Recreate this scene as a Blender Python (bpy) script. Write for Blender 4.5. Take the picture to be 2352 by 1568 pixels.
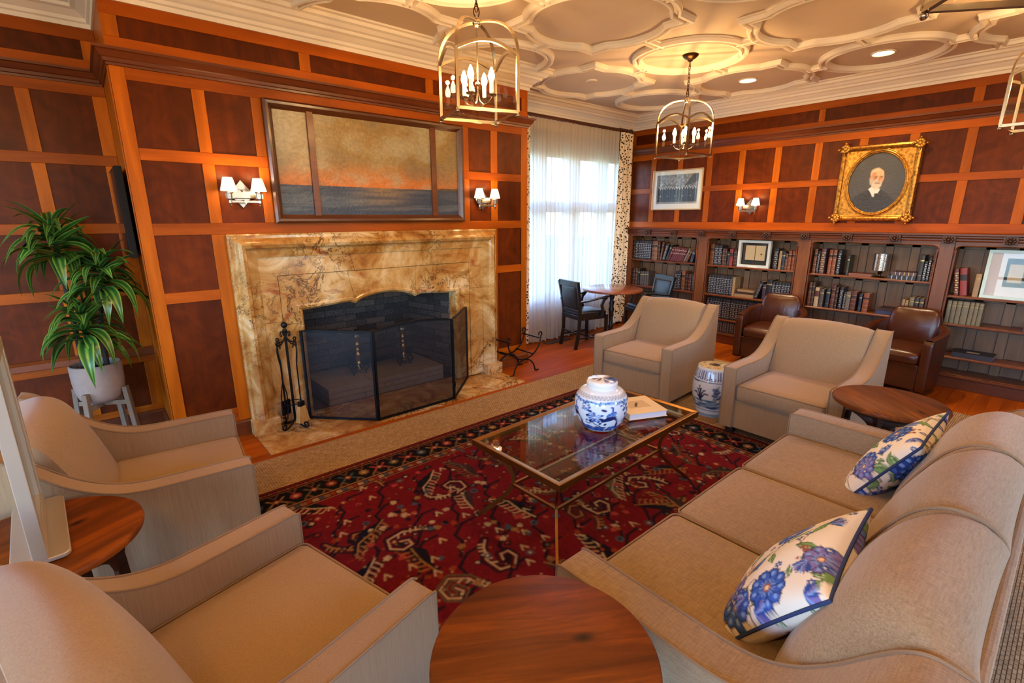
import bpy, bmesh, math, random
import numpy as np
from mathutils import Vector, Matrix, Euler
random.seed(7); np.random.seed(7)
PI = math.pi
for _o in list(bpy.data.objects): bpy.data.objects.remove(_o, do_unlink=True)
SC = bpy.context.scene
COL = SC.collection

# ------------------------------------------------------------------ camera
cam = bpy.data.cameras.new('camera'); camo = bpy.data.objects.new('camera', cam); COL.objects.link(camo)
cam.sensor_fit = 'HORIZONTAL'; cam.sensor_width = 36.0
cam.lens = 36.0 * 1119.57 / 2352.0
cam.clip_start = 0.02; cam.clip_end = 200
_yaw, _pit, _rol = 0.7089, -0.25, -0.002
camo.matrix_world = Matrix.Translation((-1.4678, -3.9215, 1.6)) @ Matrix.Rotation(-_yaw, 4, 'Z') @ Matrix.Rotation(PI/2 + _pit, 4, 'X') @ Matrix.Rotation(_rol, 4, 'Z')
SC.camera = camo

# ------------------------------------------------------------------ daylight and exposure
SC.view_settings.view_transform = 'Standard'; SC.view_settings.look = 'None'
SC.view_settings.gamma = 1.0; SC.view_settings.use_curve_mapping = False
SC.view_settings.exposure = -0.08
world = bpy.data.worlds.new('sky'); SC.world = world; world.use_nodes = True
_n = world.node_tree.nodes; _l = world.node_tree.links; _n.clear()
_out = _n.new('ShaderNodeOutputWorld'); _bg = _n.new('ShaderNodeBackground'); _sky = _n.new('ShaderNodeTexSky')
_sky.sky_type = 'NISHITA'; _sky.sun_disc = False; _sky.sun_elevation = math.radians(42); _sky.sun_rotation = math.radians(150)
_sky.air_density = 1.2; _sky.dust_density = 1.0
_bg.inputs['Strength'].default_value = 4.0
_tint = _n.new('ShaderNodeMix'); _tint.data_type = 'RGBA'; _tint.blend_type = 'MULTIPLY'; _tint.inputs[0].default_value = 1.0; _tint.inputs[7].default_value = (.66,.86,1.24,1)
_l.new(_sky.outputs[0], _tint.inputs[6]); _l.new(_tint.outputs[2], _bg.inputs['Color']); _l.new(_bg.outputs[0], _out.inputs['Surface'])
DAY = []          # daylight portals are filled in where the windows are built
LAMP = 1.65        # common factor on all electric lamps
WARM = (1.0, 0.58, 0.22)

# ------------------------------------------------------------------ mesh helpers
def rz(a):
    c, s = math.cos(a), math.sin(a)
    return lambda p: (p[0]*c - p[1]*s, p[0]*s + p[1]*c, p[2])

class MB:
    """collects vertices and faces, builds ONE mesh object"""
    def __init__(s): s.v = []; s.f = []
    def add(s, v, f):
        b = len(s.v); s.v += [tuple(p) for p in v]; s.f += [tuple(b + i for i in q) for q in f]; return s
    def box(s, x0, y0, z0, x1, y1, z1):
        v = [(x0,y0,z0),(x1,y0,z0),(x1,y1,z0),(x0,y1,z0),(x0,y0,z1),(x1,y0,z1),(x1,y1,z1),(x0,y1,z1)]
        return s.add(v, [(0,3,2,1),(4,5,6,7),(0,1,5,4),(1,2,6,5),(2,3,7,6),(3,0,4,7)])
    def cbox(s, c, d): 
        return s.box(c[0]-d[0]/2, c[1]-d[1]/2, c[2]-d[2]/2, c[0]+d[0]/2, c[1]+d[1]/2, c[2]+d[2]/2)
    def tube(s, pts, r, n=8, closed=False, flat=None):
        """round (or flat: (w,t)) bar along a polyline; r may be a list"""
        pts = [Vector(p) for p in pts]; m = len(pts); rs = r if isinstance(r, (list, tuple)) else [r]*m
        tang = []
        for i in range(m):
            a = pts[i-1] if (i > 0 or closed) else pts[i]; b = pts[(i+1) % m] if (i < m-1 or closed) else pts[i]
            t = b - a; tang.append(t.normalized() if t.length > 1e-9 else Vector((0,0,1)))
        ref = Vector((0,0,1)) if abs(tang[0].z) < .95 else Vector((1,0,0))
        nrm = (ref - tang[0]*ref.dot(tang[0])).normalized(); V = []; F = []
        for i in range(m):
            nrm = nrm - tang[i]*nrm.dot(tang[i])
            nrm = nrm.normalized() if nrm.length > 1e-6 else tang[i].orthogonal().normalized()
            bi = tang[i].cross(nrm)
            for k in range(n):
                a = 2*PI*k/n + (PI/4 if n == 4 else 0)
                if flat: V.append(pts[i] + nrm*math.cos(a)*flat[0]*.7072 + bi*math.sin(a)*flat[1]*.7072)
                else: V.append(pts[i] + (nrm*math.cos(a) + bi*math.sin(a))*rs[i])
        for i in range(m if closed else m-1):
            j = (i+1) % m
            for k in range(n): F.append((i*n+k, i*n+(k+1) % n, j*n+(k+1) % n, j*n+k))
        if not closed: F.append(tuple(range(n-1, -1, -1))); F.append(tuple((m-1)*n + k for k in range(n)))
        return s.add(V, F)
    def lathe(s, prof, c=(0,0,0), n=24, cap=True):
        """profile of (radius, z) from bottom to top"""
        V = []; F = []; m = len(prof)
        for r, z in prof:
            for k in range(n): a = 2*PI*k/n; V.append((c[0]+r*math.cos(a), c[1]+r*math.sin(a), c[2]+z))
        for i in range(m-1):
            for k in range(n): F.append((i*n+k, i*n+(k+1) % n, (i+1)*n+(k+1) % n, (i+1)*n+k))
        if cap: F.append(tuple(range(n-1,-1,-1))); F.append(tuple((m-1)*n+k for k in range(n)))
        return s.add(V, F)
    def ball(s, c, r, n=12, sc=(1,1,1)):
        m = n//2; V = []; F = []
        V.append((c[0],c[1],c[2]-r*sc[2]))
        for i in range(1, m):
            t = PI*i/m - PI/2
            for k in range(n): a = 2*PI*k/n; V.append((c[0]+r*sc[0]*math.cos(t)*math.cos(a), c[1]+r*sc[1]*math.cos(t)*math.sin(a), c[2]+r*sc[2]*math.sin(t)))
        V.append((c[0],c[1],c[2]+r*sc[2])); top = len(V)-1
        for k in range(n): F.append((0, 1+(k+1) % n, 1+k)); F.append((top, 1+(m-2)*n+k, 1+(m-2)*n+(k+1) % n))
        for i in range(m-2):
            for k in range(n): F.append((1+i*n+k, 1+i*n+(k+1) % n, 1+(i+1)*n+(k+1) % n, 1+(i+1)*n+k))
        return s.add(V, F)
    def prism(s, poly, a0, a1, axis='y'):
        """closed 2-D outline extruded along an axis (outline in the two other axes, in order)"""
        n = len(poly); V = []
        for a in (a0, a1):
            for p, q in poly: V.append({'x': (a,p,q), 'y': (p,a,q), 'z': (p,q,a)}[axis])
        F = [tuple(range(n)), tuple(range(2*n-1, n-1, -1))] + [(i, i+n, (i+1) % n + n, (i+1) % n) for i in range(n)]
        return s.add(V, F)
    def soft(s, c, d, r=.03, crown=(0,0,0), n=8):
        """rounded cushion block: centre, size, edge radius, crown per axis"""
        hx, hy, hz = d[0]/2, d[1]/2, d[2]/2; r = min(r, hx, hy, hz)
        u = np.linspace(-1, 1, n+1); u = np.sign(u)*(1-(1-np.abs(u))**1.5)
        for ax in range(3):
            for sg in (-1, 1):
                V = []; F = []
                for i in range(n+1):
                    for j in range(n+1):
                        p = [0,0,0]; p[ax] = sg; p[(ax+1)%3] = u[i]; p[(ax+2)%3] = u[j]
                        q = Vector((p[0]*hx, p[1]*hy, p[2]*hz))
                        inn = Vector((max(-hx+r, min(hx-r, q.x)), max(-hy+r, min(hy-r, q.y)), max(-hz+r, min(hz-r, q.z))))
                        dd = q - inn; q = inn + (dd.normalized()*r if dd.length > 1e-9 else dd)
                        X, Y, Z = q.x/hx, q.y/hy, q.z/hz
                        q.x += crown[0]*X*(1-Y*Y)*(1-Z*Z); q.y += crown[1]*Y*(1-X*X)*(1-Z*Z); q.z += crown[2]*Z*(1-X*X)*(1-Y*Y)
                        V.append((c[0]+q.x, c[1]+q.y, c[2]+q.z))
                for i in range(n):
                    for j in range(n):
                        a = i*(n+1)+j; q = (a, a+n+1, a+n+2, a+1); F.append(q if sg > 0 else q[::-1])
                s.add(V, F)
        return s
    def map(s, fn): s.v = [tuple(fn(p)) for p in s.v]; return s
    def rot(s, ax, a, c=(0,0,0)):
        M = Matrix.Translation(c) @ Matrix.Rotation(a, 4, ax) @ Matrix.Translation(-Vector(c))
        s.v = [tuple(M @ Vector(p)) for p in s.v]; return s
    def move(s, d): s.v = [(p[0]+d[0], p[1]+d[1], p[2]+d[2]) for p in s.v]; return s
    def mesh(s, name, smooth=False, weld=False):
        me = bpy.data.meshes.new(name); me.from_pydata(s.v, [], s.f); me.update()
        bm = bmesh.new(); bm.from_mesh(me)
        if weld: bmesh.ops.remove_doubles(bm, verts=bm.verts, dist=1e-5)
        bmesh.ops.recalc_face_normals(bm, faces=bm.faces); bm.to_mesh(me); bm.free()
        if smooth:
            me.polygons.foreach_set('use_smooth', [True]*len(me.polygons))
            if smooth != 'all': me.set_sharp_from_angle(angle=math.radians(40 if smooth is True else smooth))
        return me
    def build(s, name, mat, parent=None, smooth=False, bevel=0, seg=2, weld=False):
        return link(name, s.mesh(name, smooth, weld or bevel > 0), mat, parent, bevel, seg)

def link(name, me, mat=None, parent=None, bevel=0, seg=2):
    o = bpy.data.objects.new(name, me); COL.objects.link(o)
    if mat is not None and not me.materials: me.materials.append(mat)
    if parent is not None: o.parent = parent
    if bevel:
        m = o.modifiers.new('bevel', 'BEVEL'); m.width = bevel; m.segments = seg; m.limit_method = 'ANGLE'; m.angle_limit = math.radians(35)
        m.harden_normals = False
    return o
def thing(name, label, cat, loc=(0,0,0), rotz=0, group=None):
    o = bpy.data.objects.new(name, None); COL.objects.link(o); o.empty_display_size = .05
    o.location = loc; o.rotation_euler = (0,0,rotz); o['label'] = label; o['category'] = cat
    if group: o['group'] = group
    return o
def tag(o, label, cat, group=None):
    o['label'] = label; o['category'] = cat
    if group: o['group'] = group
    return o
def struct(o): o['kind'] = 'structure'; return o
def kids(o): return [c for c in bpy.data.objects if c.parent == o]
def dup(root, loc, rotz, label, group=None):
    idx = {}
    for c in bpy.data.objects:
        if c.parent: idx.setdefault(c.parent.name, []).append(c)
    r = root.copy(); COL.objects.link(r); r.location = loc; r.rotation_euler = (0,0,rotz); r['label'] = label
    if group: r['group'] = group
    for ch in idx.get(root.name, []):
        c = ch.copy(); COL.objects.link(c); c.parent = r
        for g in idx.get(ch.name, []): e = g.copy(); COL.objects.link(e); e.parent = c
    return r
def box(name, mat, x0, y0, z0, x1, y1, z1, parent=None, bevel=0, seg=1):
    return MB().box(min(x0,x1),min(y0,y1),min(z0,z1),max(x0,x1),max(y0,y1),max(z0,z1)).build(name, mat, parent, bevel=bevel, seg=seg)

def sweep(path, prof, closed=False, to3=None):
    """mitred sweep in plan. path: 2-D points; prof: (offset to the left of travel, height) outline.
    to3 maps (u, v, h) to 3-D; default (u, v, h) -> x, y, z"""
    P = [Vector(p) for p in path]; n = len(P); m = len(prof); V = []; F = []
    for i in range(n):
        a = P[i-1] if (i or closed) else None; b = P[(i+1) % n] if (i < n-1 or closed) else None
        d0 = (P[i]-a).normalized() if a is not None else (b-P[i]).normalized()
        d1 = (b-P[i]).normalized() if b is not None else d0
        n0 = Vector((-d0.y, d0.x)); n1 = Vector((-d1.y, d1.x)); mm = n0 + n1
        if mm.length < 1e-6: mm = n0
        mm.normalize(); k = 1/max(.3, mm.dot(n0))
        for off, h in prof:
            q = P[i] + mm*off*k; V.append(to3(q.x, q.y, h) if to3 else (q.x, q.y, h))
    for i in range(n if closed else n-1):
        j = (i+1) % n
        for k in range(m): F.append((i*m+k, i*m+(k+1) % m, j*m+(k+1) % m, j*m+k))
    if not closed: F.append(tuple(range(m))); F.append(tuple((n-1)*m+k for k in range(m-1,-1,-1)))
    return MB().add(V, F)

def gridmesh(name, nu, nv, fn, colors=None, smooth=True, attr='Col'):
    """fn(U,V)->(x,y,z) arrays on a (nv+1,nu+1) lattice; colours (nv+1,nu+1,3) as a point attribute"""
    u = np.linspace(0,1,nu+1); v = np.linspace(0,1,nv+1); U, Vv = np.meshgrid(u, v)
    X, Y, Z = fn(U, Vv); co = np.stack([X,Y,Z], -1).reshape(-1,3).astype(np.float32)
    me = bpy.data.meshes.new(name); N = len(co); me.vertices.add(N); me.vertices.foreach_set('co', co.ravel())
    i = np.arange(nu)[None,:] + (nu+1)*np.arange(nv)[:,None]
    q = np.stack([i, i+1, i+nu+2, i+nu+1], -1).reshape(-1).astype(np.int32)
    nf = nu*nv; me.loops.add(nf*4); me.loops.foreach_set('vertex_index', q)
    me.polygons.add(nf); me.polygons.foreach_set('loop_start', np.arange(nf, dtype=np.int32)*4)
    me.polygons.foreach_set('loop_total', np.full(nf, 4, np.int32))
    me.update(calc_edges=True)
    if smooth: me.polygons.foreach_set('use_smooth', np.ones(nf, bool))
    if colors is not None: setcol(me, colors.reshape(-1,3), attr)
    me.validate(); return me
def setcol(me, c, attr='Col'):
    a = me.color_attributes.new(attr, 'FLOAT_COLOR', 'POINT'); n = len(me.vertices)
    rgba = np.ones((n,4), np.float32); rgba[:,:3] = c; a.data.foreach_set('color', rgba.ravel())

# ------------------------------------------------------------------ small raster painter (patterns of rugs, prints, china)
def lin(c):
    c = np.asarray(c, float)/255.0
    return np.where(c <= .04045, c/12.92, ((c+.055)/1.055)**2.4)
class Paint:
    def __init__(s, w, h, base): s.w, s.h = w, h; s.a = np.zeros((h,w,3)); s.a[:] = lin(base); s.Y, s.X = np.mgrid[0:h,0:w].astype(float)
    def _win(s, x0, y0, x1, y1):
        x0 = max(0,int(x0)); y0 = max(0,int(y0)); x1 = min(s.w,int(x1)+2); y1 = min(s.h,int(y1)+2)
        return (slice(y0,y1), slice(x0,x1)) if x1 > x0 and y1 > y0 else None
    def poly(s, pts, c, al=1):
        p = np.asarray(pts, float); w = s._win(p[:,0].min(), p[:,1].min(), p[:,0].max(), p[:,1].max())
        if w is None: return
        X, Y = s.X[w], s.Y[w]; ins = np.zeros(X.shape, bool); n = len(p)
        for i in range(n):
            x0,y0 = p[i]; x1,y1 = p[(i+1)%n]
            if y0 == y1: continue
            ins ^= ((y0 > Y) != (y1 > Y)) & (X < (x1-x0)*(Y-y0)/(y1-y0)+x0)
        s.a[w][ins] = s.a[w][ins]*(1-al) + lin(c)*al
    def line(s, pts, r, c, al=1):
        p = np.asarray(pts, float)
        for i in range(len(p)-1):
            a, b = p[i], p[i+1]; w = s._win(min(a[0],b[0])-r-1, min(a[1],b[1])-r-1, max(a[0],b[0])+r+1, max(a[1],b[1])+r+1)
            if w is None: continue
            X, Y = s.X[w], s.Y[w]; d = b-a; L = max(1e-9, d@d); t = np.clip(((X-a[0])*d[0]+(Y-a[1])*d[1])/L, 0, 1)
            D = np.hypot(X-a[0]-t*d[0], Y-a[1]-t*d[1]); k = np.clip(r+.5-D, 0, 1)[...,None]*al
            s.a[w] = s.a[w]*(1-k) + lin(c)*k
    def ell(s, x, y, rx, ry, c, ang=0, al=1):
        R = max(rx,ry)+1; w = s._win(x-R, y-R, x+R, y+R)
        if w is None: return
        X, Y = s.X[w]-x, s.Y[w]-y; ca, sa = math.cos(ang), math.sin(ang)
        D = np.sqrt(((X*ca+Y*sa)/rx)**2 + ((-X*sa+Y*ca)/ry)**2); k = np.clip((1-D)*min(rx,ry)+.5, 0, 1)[...,None]*al
        s.a[w] = s.a[w]*(1-k) + lin(c)*k
    def noise(s, amp, sc=4, seed=0):
        g = np.random.RandomState(seed).rand(s.h//sc+3, s.w//sc+3); yi = s.Y/sc; xi = s.X/sc
        y0 = yi.astype(int); x0 = xi.astype(int); fy, fx = yi-y0, xi-x0
        n = g[y0,x0]*(1-fy)*(1-fx)+g[y0,x0+1]*(1-fy)*fx+g[y0+1,x0]*fy*(1-fx)+g[y0+1,x0+1]*fy*fx
        s.a *= (1+amp*(n[...,None]-.5)*2)
    def samp(s, u, v):
        x = np.clip(u*(s.w-1), 0, s.w-1); y = np.clip(v*(s.h-1), 0, s.h-1); x0 = np.floor(x).astype(int); y0 = np.floor(y).astype(int)
        x1 = np.minimum(x0+1, s.w-1); y1 = np.minimum(y0+1, s.h-1); fx = (x-x0)[...,None]; fy = (y-y0)[...,None]
        return s.a[y0,x0]*(1-fx)*(1-fy)+s.a[y0,x1]*fx*(1-fy)+s.a[y1,x0]*(1-fx)*fy+s.a[y1,x1]*fx*fy
def rotpts(pts, a, s=1, o=(0,0)):
    c, q = math.cos(a), math.sin(a); return [(o[0]+s*(x*c-y*q), o[1]+s*(x*q+y*c)) for x, y in pts]

# ------------------------------------------------------------------ materials
def nmat(name):
    m = bpy.data.materials.new(name); m.use_nodes = True; nt = m.node_tree
    return m, nt, nt.nodes['Principled BSDF']
def L3(c): return tuple(lin(c)) + (1,)
def node(nt, t, **kw):
    n = nt.nodes.new(t)
    for k, v in kw.items():
        if k in n.inputs: n.inputs[k].default_value = v
        else: setattr(n, k, v)
    return n
def ramp(nt, stops):
    r = nt.nodes.new('ShaderNodeValToRGB'); e = r.color_ramp.elements
    while len(e) < len(stops): e.new(.5)
    for i, (p, c) in enumerate(stops): e[i].position = p; e[i].color = c if len(c) == 4 else L3(c)
    return r
def coords(nt, scale=(1,1,1), kind='Object', rnd=True):
    tc = nt.nodes.new('ShaderNodeTexCoord'); mp = nt.nodes.new('ShaderNodeMapping'); mp.inputs['Scale'].default_value = scale
    nt.links.new(tc.outputs[kind], mp.inputs['Vector'])
    if rnd:
        oi = nt.nodes.new('ShaderNodeObjectInfo'); mu = node(nt, 'ShaderNodeMath', operation='MULTIPLY'); mu.inputs[1].default_value = 37.0
        nt.links.new(oi.outputs['Random'], mu.inputs[0]); nt.links.new(mu.outputs[0], mp.inputs['Location'])
    return mp.outputs[0]
def flat(name, c, rough=.5, metal=0, spec=.5, coat=0, emis=None, es=0, bump=0, bscale=60, sheen=0):
    m, nt, b = nmat(name); b.inputs['Base Color'].default_value = L3(c); b.inputs['Roughness'].default_value = rough
    b.inputs['Metallic'].default_value = metal; b.inputs['Specular IOR Level'].default_value = spec; b.inputs['Coat Weight'].default_value = coat
    if sheen: b.inputs['Sheen Weight'].default_value = sheen
    if emis: b.inputs['Emission Color'].default_value = (*emis, 1); b.inputs['Emission Strength'].default_value = es
    if bump:
        nz = node(nt, 'ShaderNodeTexNoise', Scale=bscale, Detail=4); nt.links.new(coords(nt), nz.inputs['Vector'])
        bp = node(nt, 'ShaderNodeBump', Strength=bump, Distance=.01); nt.links.new(nz.outputs[0], bp.inputs['Height']); nt.links.new(bp.outputs[0], b.inputs['Normal'])
        mx = node(nt, 'ShaderNodeMix', data_type='RGBA', blend_type='MULTIPLY'); mx.inputs[0].default_value = min(.6, bump*1.5); mx.inputs[6].default_value = L3(c)
        nt.links.new(nz.outputs[0], mx.inputs[7]); 
        g = ramp(nt, [(.25,(150,150,150)),(.7,(255,255,255))]); nt.links.new(nz.outputs[0], g.inputs[0]); nt.links.new(g.outputs[0], mx.inputs[7])
        nt.links.new(mx.outputs[2], b.inputs['Base Color'])
    return m
def wood(name, dark, light, scale=(1,1,1), rough=.28, coat=.25, fig=0, grain=14, axis='z', kind='Object', knots=False, spec=.4):
    """stained timber; grain runs along axis; fig adds flamed figure"""
    m, nt, b = nmat(name); st = {'x': (.10,1,1), 'y': (1,.10,1), 'z': (1,1,.10)}[axis]
    co = coords(nt, tuple(s*q for s, q in zip(scale, st)), kind)
    n1 = node(nt, 'ShaderNodeTexNoise', Scale=grain, Detail=6, Roughness=.62, Distortion=.6+fig); nt.links.new(co, n1.inputs['Vector'])
    co2 = coords(nt, scale if fig else tuple(s*q for s, q in zip(scale, st)), kind)
    n2 = node(nt, 'ShaderNodeTexNoise', Scale=4.0 if fig else 3.0, Detail=3, Distortion=2.2 if fig else .4); nt.links.new(co2, n2.inputs['Vector'])
    ad = node(nt, 'ShaderNodeMix', data_type='FLOAT'); ad.inputs[0].default_value = .55 if fig else .35
    nt.links.new(n1.outputs[0], ad.inputs[2]); nt.links.new(n2.outputs[0], ad.inputs[3])
    mid = tuple((a+c)/2 for a, c in zip(dark, light))
    r = ramp(nt, [(.30,dark),(.5,mid),(.70,light)]); nt.links.new(ad.outputs[0], r.inputs[0])
    src = r.outputs[0]
    if knots:
        vo = node(nt, 'ShaderNodeTexVoronoi', Scale=3.2); nt.links.new(coords(nt, (1,1.9,1), kind), vo.inputs['Vector'])
        kr = ramp(nt, [(.03,(35,15,6)),(.12,(255,255,255))]); nt.links.new(vo.outputs['Distance'], kr.inputs[0])
        mk = node(nt, 'ShaderNodeMix', data_type='RGBA', blend_type='MULTIPLY'); mk.inputs[0].default_value = .9
        nt.links.new(src, mk.inputs[6]); nt.links.new(kr.outputs[0], mk.inputs[7]); src = mk.outputs[2]
    oi = nt.nodes.new('ShaderNodeObjectInfo'); mr = node(nt, 'ShaderNodeMapRange'); mr.inputs['To Min'].default_value = .82; mr.inputs['To Max'].default_value = 1.18
    nt.links.new(oi.outputs['Random'], mr.inputs['Value'])
    hv = node(nt, 'ShaderNodeHueSaturation'); nt.links.new(mr.outputs[0], hv.inputs['Value']); nt.links.new(src, hv.inputs['Color'])
    nt.links.new(hv.outputs[0], b.inputs['Base Color'])
    b.inputs['Roughness'].default_value = rough; b.inputs['Coat Weight'].default_value = coat; b.inputs['Coat Roughness'].default_value = .18; b.inputs['Specular IOR Level'].default_value = .2 if knots else spec
    bp = node(nt, 'ShaderNodeBump', Strength=.10, Distance=.004); nt.links.new(n1.outputs[0], bp.inputs['Height']); nt.links.new(bp.outputs[0], b.inputs['Normal'])
    return m
def colattr(name, rough=.8, coat=0, bump=0, bscale=300, spec=.3, metal=0):
    m, nt, b = nmat(name); a = node(nt, 'ShaderNodeAttribute', attribute_name='Col'); nt.links.new(a.outputs['Color'], b.inputs['Base Color'])
    b.inputs['Roughness'].default_value = rough; b.inputs['Coat Weight'].default_value = coat; b.inputs['Coat Roughness'].default_value = .05
    b.inputs['Specular IOR Level'].default_value = spec; b.inputs['Metallic'].default_value = metal
    if bump:
        nz = node(nt, 'ShaderNodeTexNoise', Scale=bscale, Detail=3); nt.links.new(coords(nt, rnd=False), nz.inputs['Vector'])
        bp = node(nt, 'ShaderNodeBump', Strength=bump, Distance=.004); nt.links.new(nz.outputs[0], bp.inputs['Height']); nt.links.new(bp.outputs[0], b.inputs['Normal'])
    return m
def linen(name, c, c2, streak=(220,220,14), rough=.9, mixf=.5, cross=True):
    """woven upholstery with slub streaks"""
    m, nt, b = nmat(name)
    n1 = node(nt, 'ShaderNodeTexNoise', Scale=1.0, Detail=3, Roughness=.6); nt.links.new(coords(nt, streak), n1.inputs['Vector'])
    s2 = (streak[2], streak[0], streak[1]) if cross else streak
    n2 = node(nt, 'ShaderNodeTexNoise', Scale=1.0, Detail=2); nt.links.new(coords(nt, (s2[0]*.8, s2[1]*.8, s2[2]*.8)), n2.inputs['Vector'])
    mx = node(nt, 'ShaderNodeMix', data_type='FLOAT'); mx.inputs[0].default_value = .4; nt.links.new(n1.outputs[0], mx.inputs[2]); nt.links.new(n2.outputs[0], mx.inputs[3])
    r = ramp(nt, [(.32,c2),(.62,c)]); nt.links.new(mx.outputs[0], r.inputs[0]); nt.links.new(r.outputs[0], b.inputs['Base Color'])
    b.inputs['Roughness'].default_value = rough; b.inputs['Specular IOR Level'].default_value = .15; b.inputs['Sheen Weight'].default_value = .25; b.inputs['Sheen Roughness'].default_value = .5
    bp = node(nt, 'ShaderNodeBump', Strength=.18, Distance=.002); nt.links.new(mx.outputs[0], bp.inputs['Height']); nt.links.new(bp.outputs[0], b.inputs['Normal'])
    return m
def thinglass(name, tint=(255,255,255), refl=.035, rough=.0, mult=.8):
    """clear sheet: mostly see-through, partly mirror by angle"""
    m = bpy.data.materials.new(name); m.use_nodes = True; nt = m.node_tree; nt.nodes.clear()
    o = nt.nodes.new('ShaderNodeOutputMaterial'); t = nt.nodes.new('ShaderNodeBsdfTransparent'); g = nt.nodes.new('ShaderNodeBsdfGlossy')
    t.inputs['Color'].default_value = L3(tint); g.inputs['Roughness'].default_value = rough
    lw_ = node(nt, 'ShaderNodeLayerWeight', Blend=.5); f = node(nt, 'ShaderNodeMath', operation='POWER'); f.inputs[1].default_value = 4.5; nt.links.new(lw_.outputs['Facing'], f.inputs[0]); ad = node(nt, 'ShaderNodeMath', operation='MULTIPLY_ADD'); ad.inputs[1].default_value = mult; ad.inputs[2].default_value = refl
    ad.use_clamp = True
    mx = nt.nodes.new('ShaderNodeMixShader'); nt.links.new(f.outputs[0], ad.inputs[0]); nt.links.new(ad.outputs[0], mx.inputs[0])
    nt.links.new(t.outputs[0], mx.inputs[1]); nt.links.new(g.outputs[0], mx.inputs[2]); nt.links.new(mx.outputs[0], o.inputs['Surface'])
    return m
def lamp(name, parent, loc, power, r=.02, col=WARM):
    d = bpy.data.lights.new(name, 'POINT'); d.energy = power*LAMP; d.color = col; d.shadow_soft_size = r
    o = bpy.data.objects.new(name, d); COL.objects.link(o); o.parent = parent; o.location = loc; return o
# ------------------------------------------------------------------ material set
M = {}
M['stile'] = wood('stained_stile_wood', (136,64,3), (194,102,9), rough=.42, coat=.0, axis='z', spec=.16)
M['rail'] = wood('stained_rail_wood', (130,57,3), (184,90,8), rough=.42, coat=.0, axis='x', spec=.16)
M['raily'] = wood('stained_rail_wood_side', (130,57,3), (184,90,8), rough=.42, coat=.0, axis='y', spec=.16)
M['panel'] = wood('figured_panel_wood', (66,23,1), (108,44,4), rough=.42, coat=.0, fig=1.5, grain=7, spec=.14)
M['darkwood'] = wood('dark_moulding_wood', (80,34,8), (122,58,16), rough=.40, coat=.08, axis='x')
M['darkwoody'] = wood('dark_moulding_wood_side', (80,34,8), (122,58,16), rough=.40, coat=.08, axis='y')
M['case'] = wood('bookcase_oak', (92,48,20), (138,82,42), rough=.38, coat=.1, axis='z')
M['caseback'] = wood('bookcase_back_oak', (96,66,42), (142,104,72), rough=.5, coat=.05, axis='z')
M['board'] = wood('floor_board_wood', (132,56,4), (180,90,12), rough=.5, coat=.0, axis='x', grain=10, spec=.10)
M['plaster'] = flat('ceiling_plaster', (208,186,160), .75, bump=.06, bscale=5)
M['mould'] = flat('cream_plaster_moulding', (234,222,204), .6)
M['plainwall'] = flat('plain_panelled_wall', (120,62,26), .5)
M['white'] = flat('white_paint', (238,236,230), .45)
M['iron'] = flat('black_wrought_iron', (20,20,22), .42, metal=.6, bump=.1, bscale=90)
M['brass'] = flat('aged_brass', (160,112,52), .34, metal=1, bump=.06, bscale=30)
M['nickel'] = flat('antique_nickel', (186,172,150), .22, metal=1)
M['bronze'] = flat('dark_bronze', (84,60,34), .35, metal=1)
M['chrome'] = flat('brushed_nickel', (164,160,154), .30, metal=1)
M['glass'] = thinglass('clear_glass', (252,253,252))
M['lanternglass'] = thinglass('lantern_glass', (248,244,236), .05)
M['bulb'] = flat('glowing_bulb', (255,240,210), .4, emis=(1,.80,.50), es=60)
M['candle'] = flat('candle_sleeve', (240,225,195), .5, emis=(1,.75,.42), es=1.2)
M['ebony'] = flat('black_painted_wood', (22,19,18), .32, coat=.2)
M['blackleather'] = flat('black_leather', (26,27,30), .33, bump=.12, bscale=60)
M['leather'] = flat('brown_leather', (74,32,10), .30, bump=.28, bscale=14, coat=.05)
M['walnut'] = wood('side_table_walnut', (56,21,2), (158,80,12), rough=.5, coat=.0, axis='x', knots=True, grain=20)
M['walnutleg'] = flat('dark_walnut_leg', (42,20,10), .4)
M['cafetop'] = wood('round_table_top_wood', (126,60,28), (170,92,50), rough=.22, coat=.4, axis='x')
M['chairfab'] = linen('armchair_fabric', (158,129,95), (144,115,82), (240,240,10), cross=False)
M['sofafab'] = linen('sofa_linen', (160,134,102), (128,104,76), (30,300,300))
M['piping'] = flat('fabric_piping', (138,110,82), .9)
M['footwood'] = flat('dark_foot_wood', (38,20,12), .5)

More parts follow.
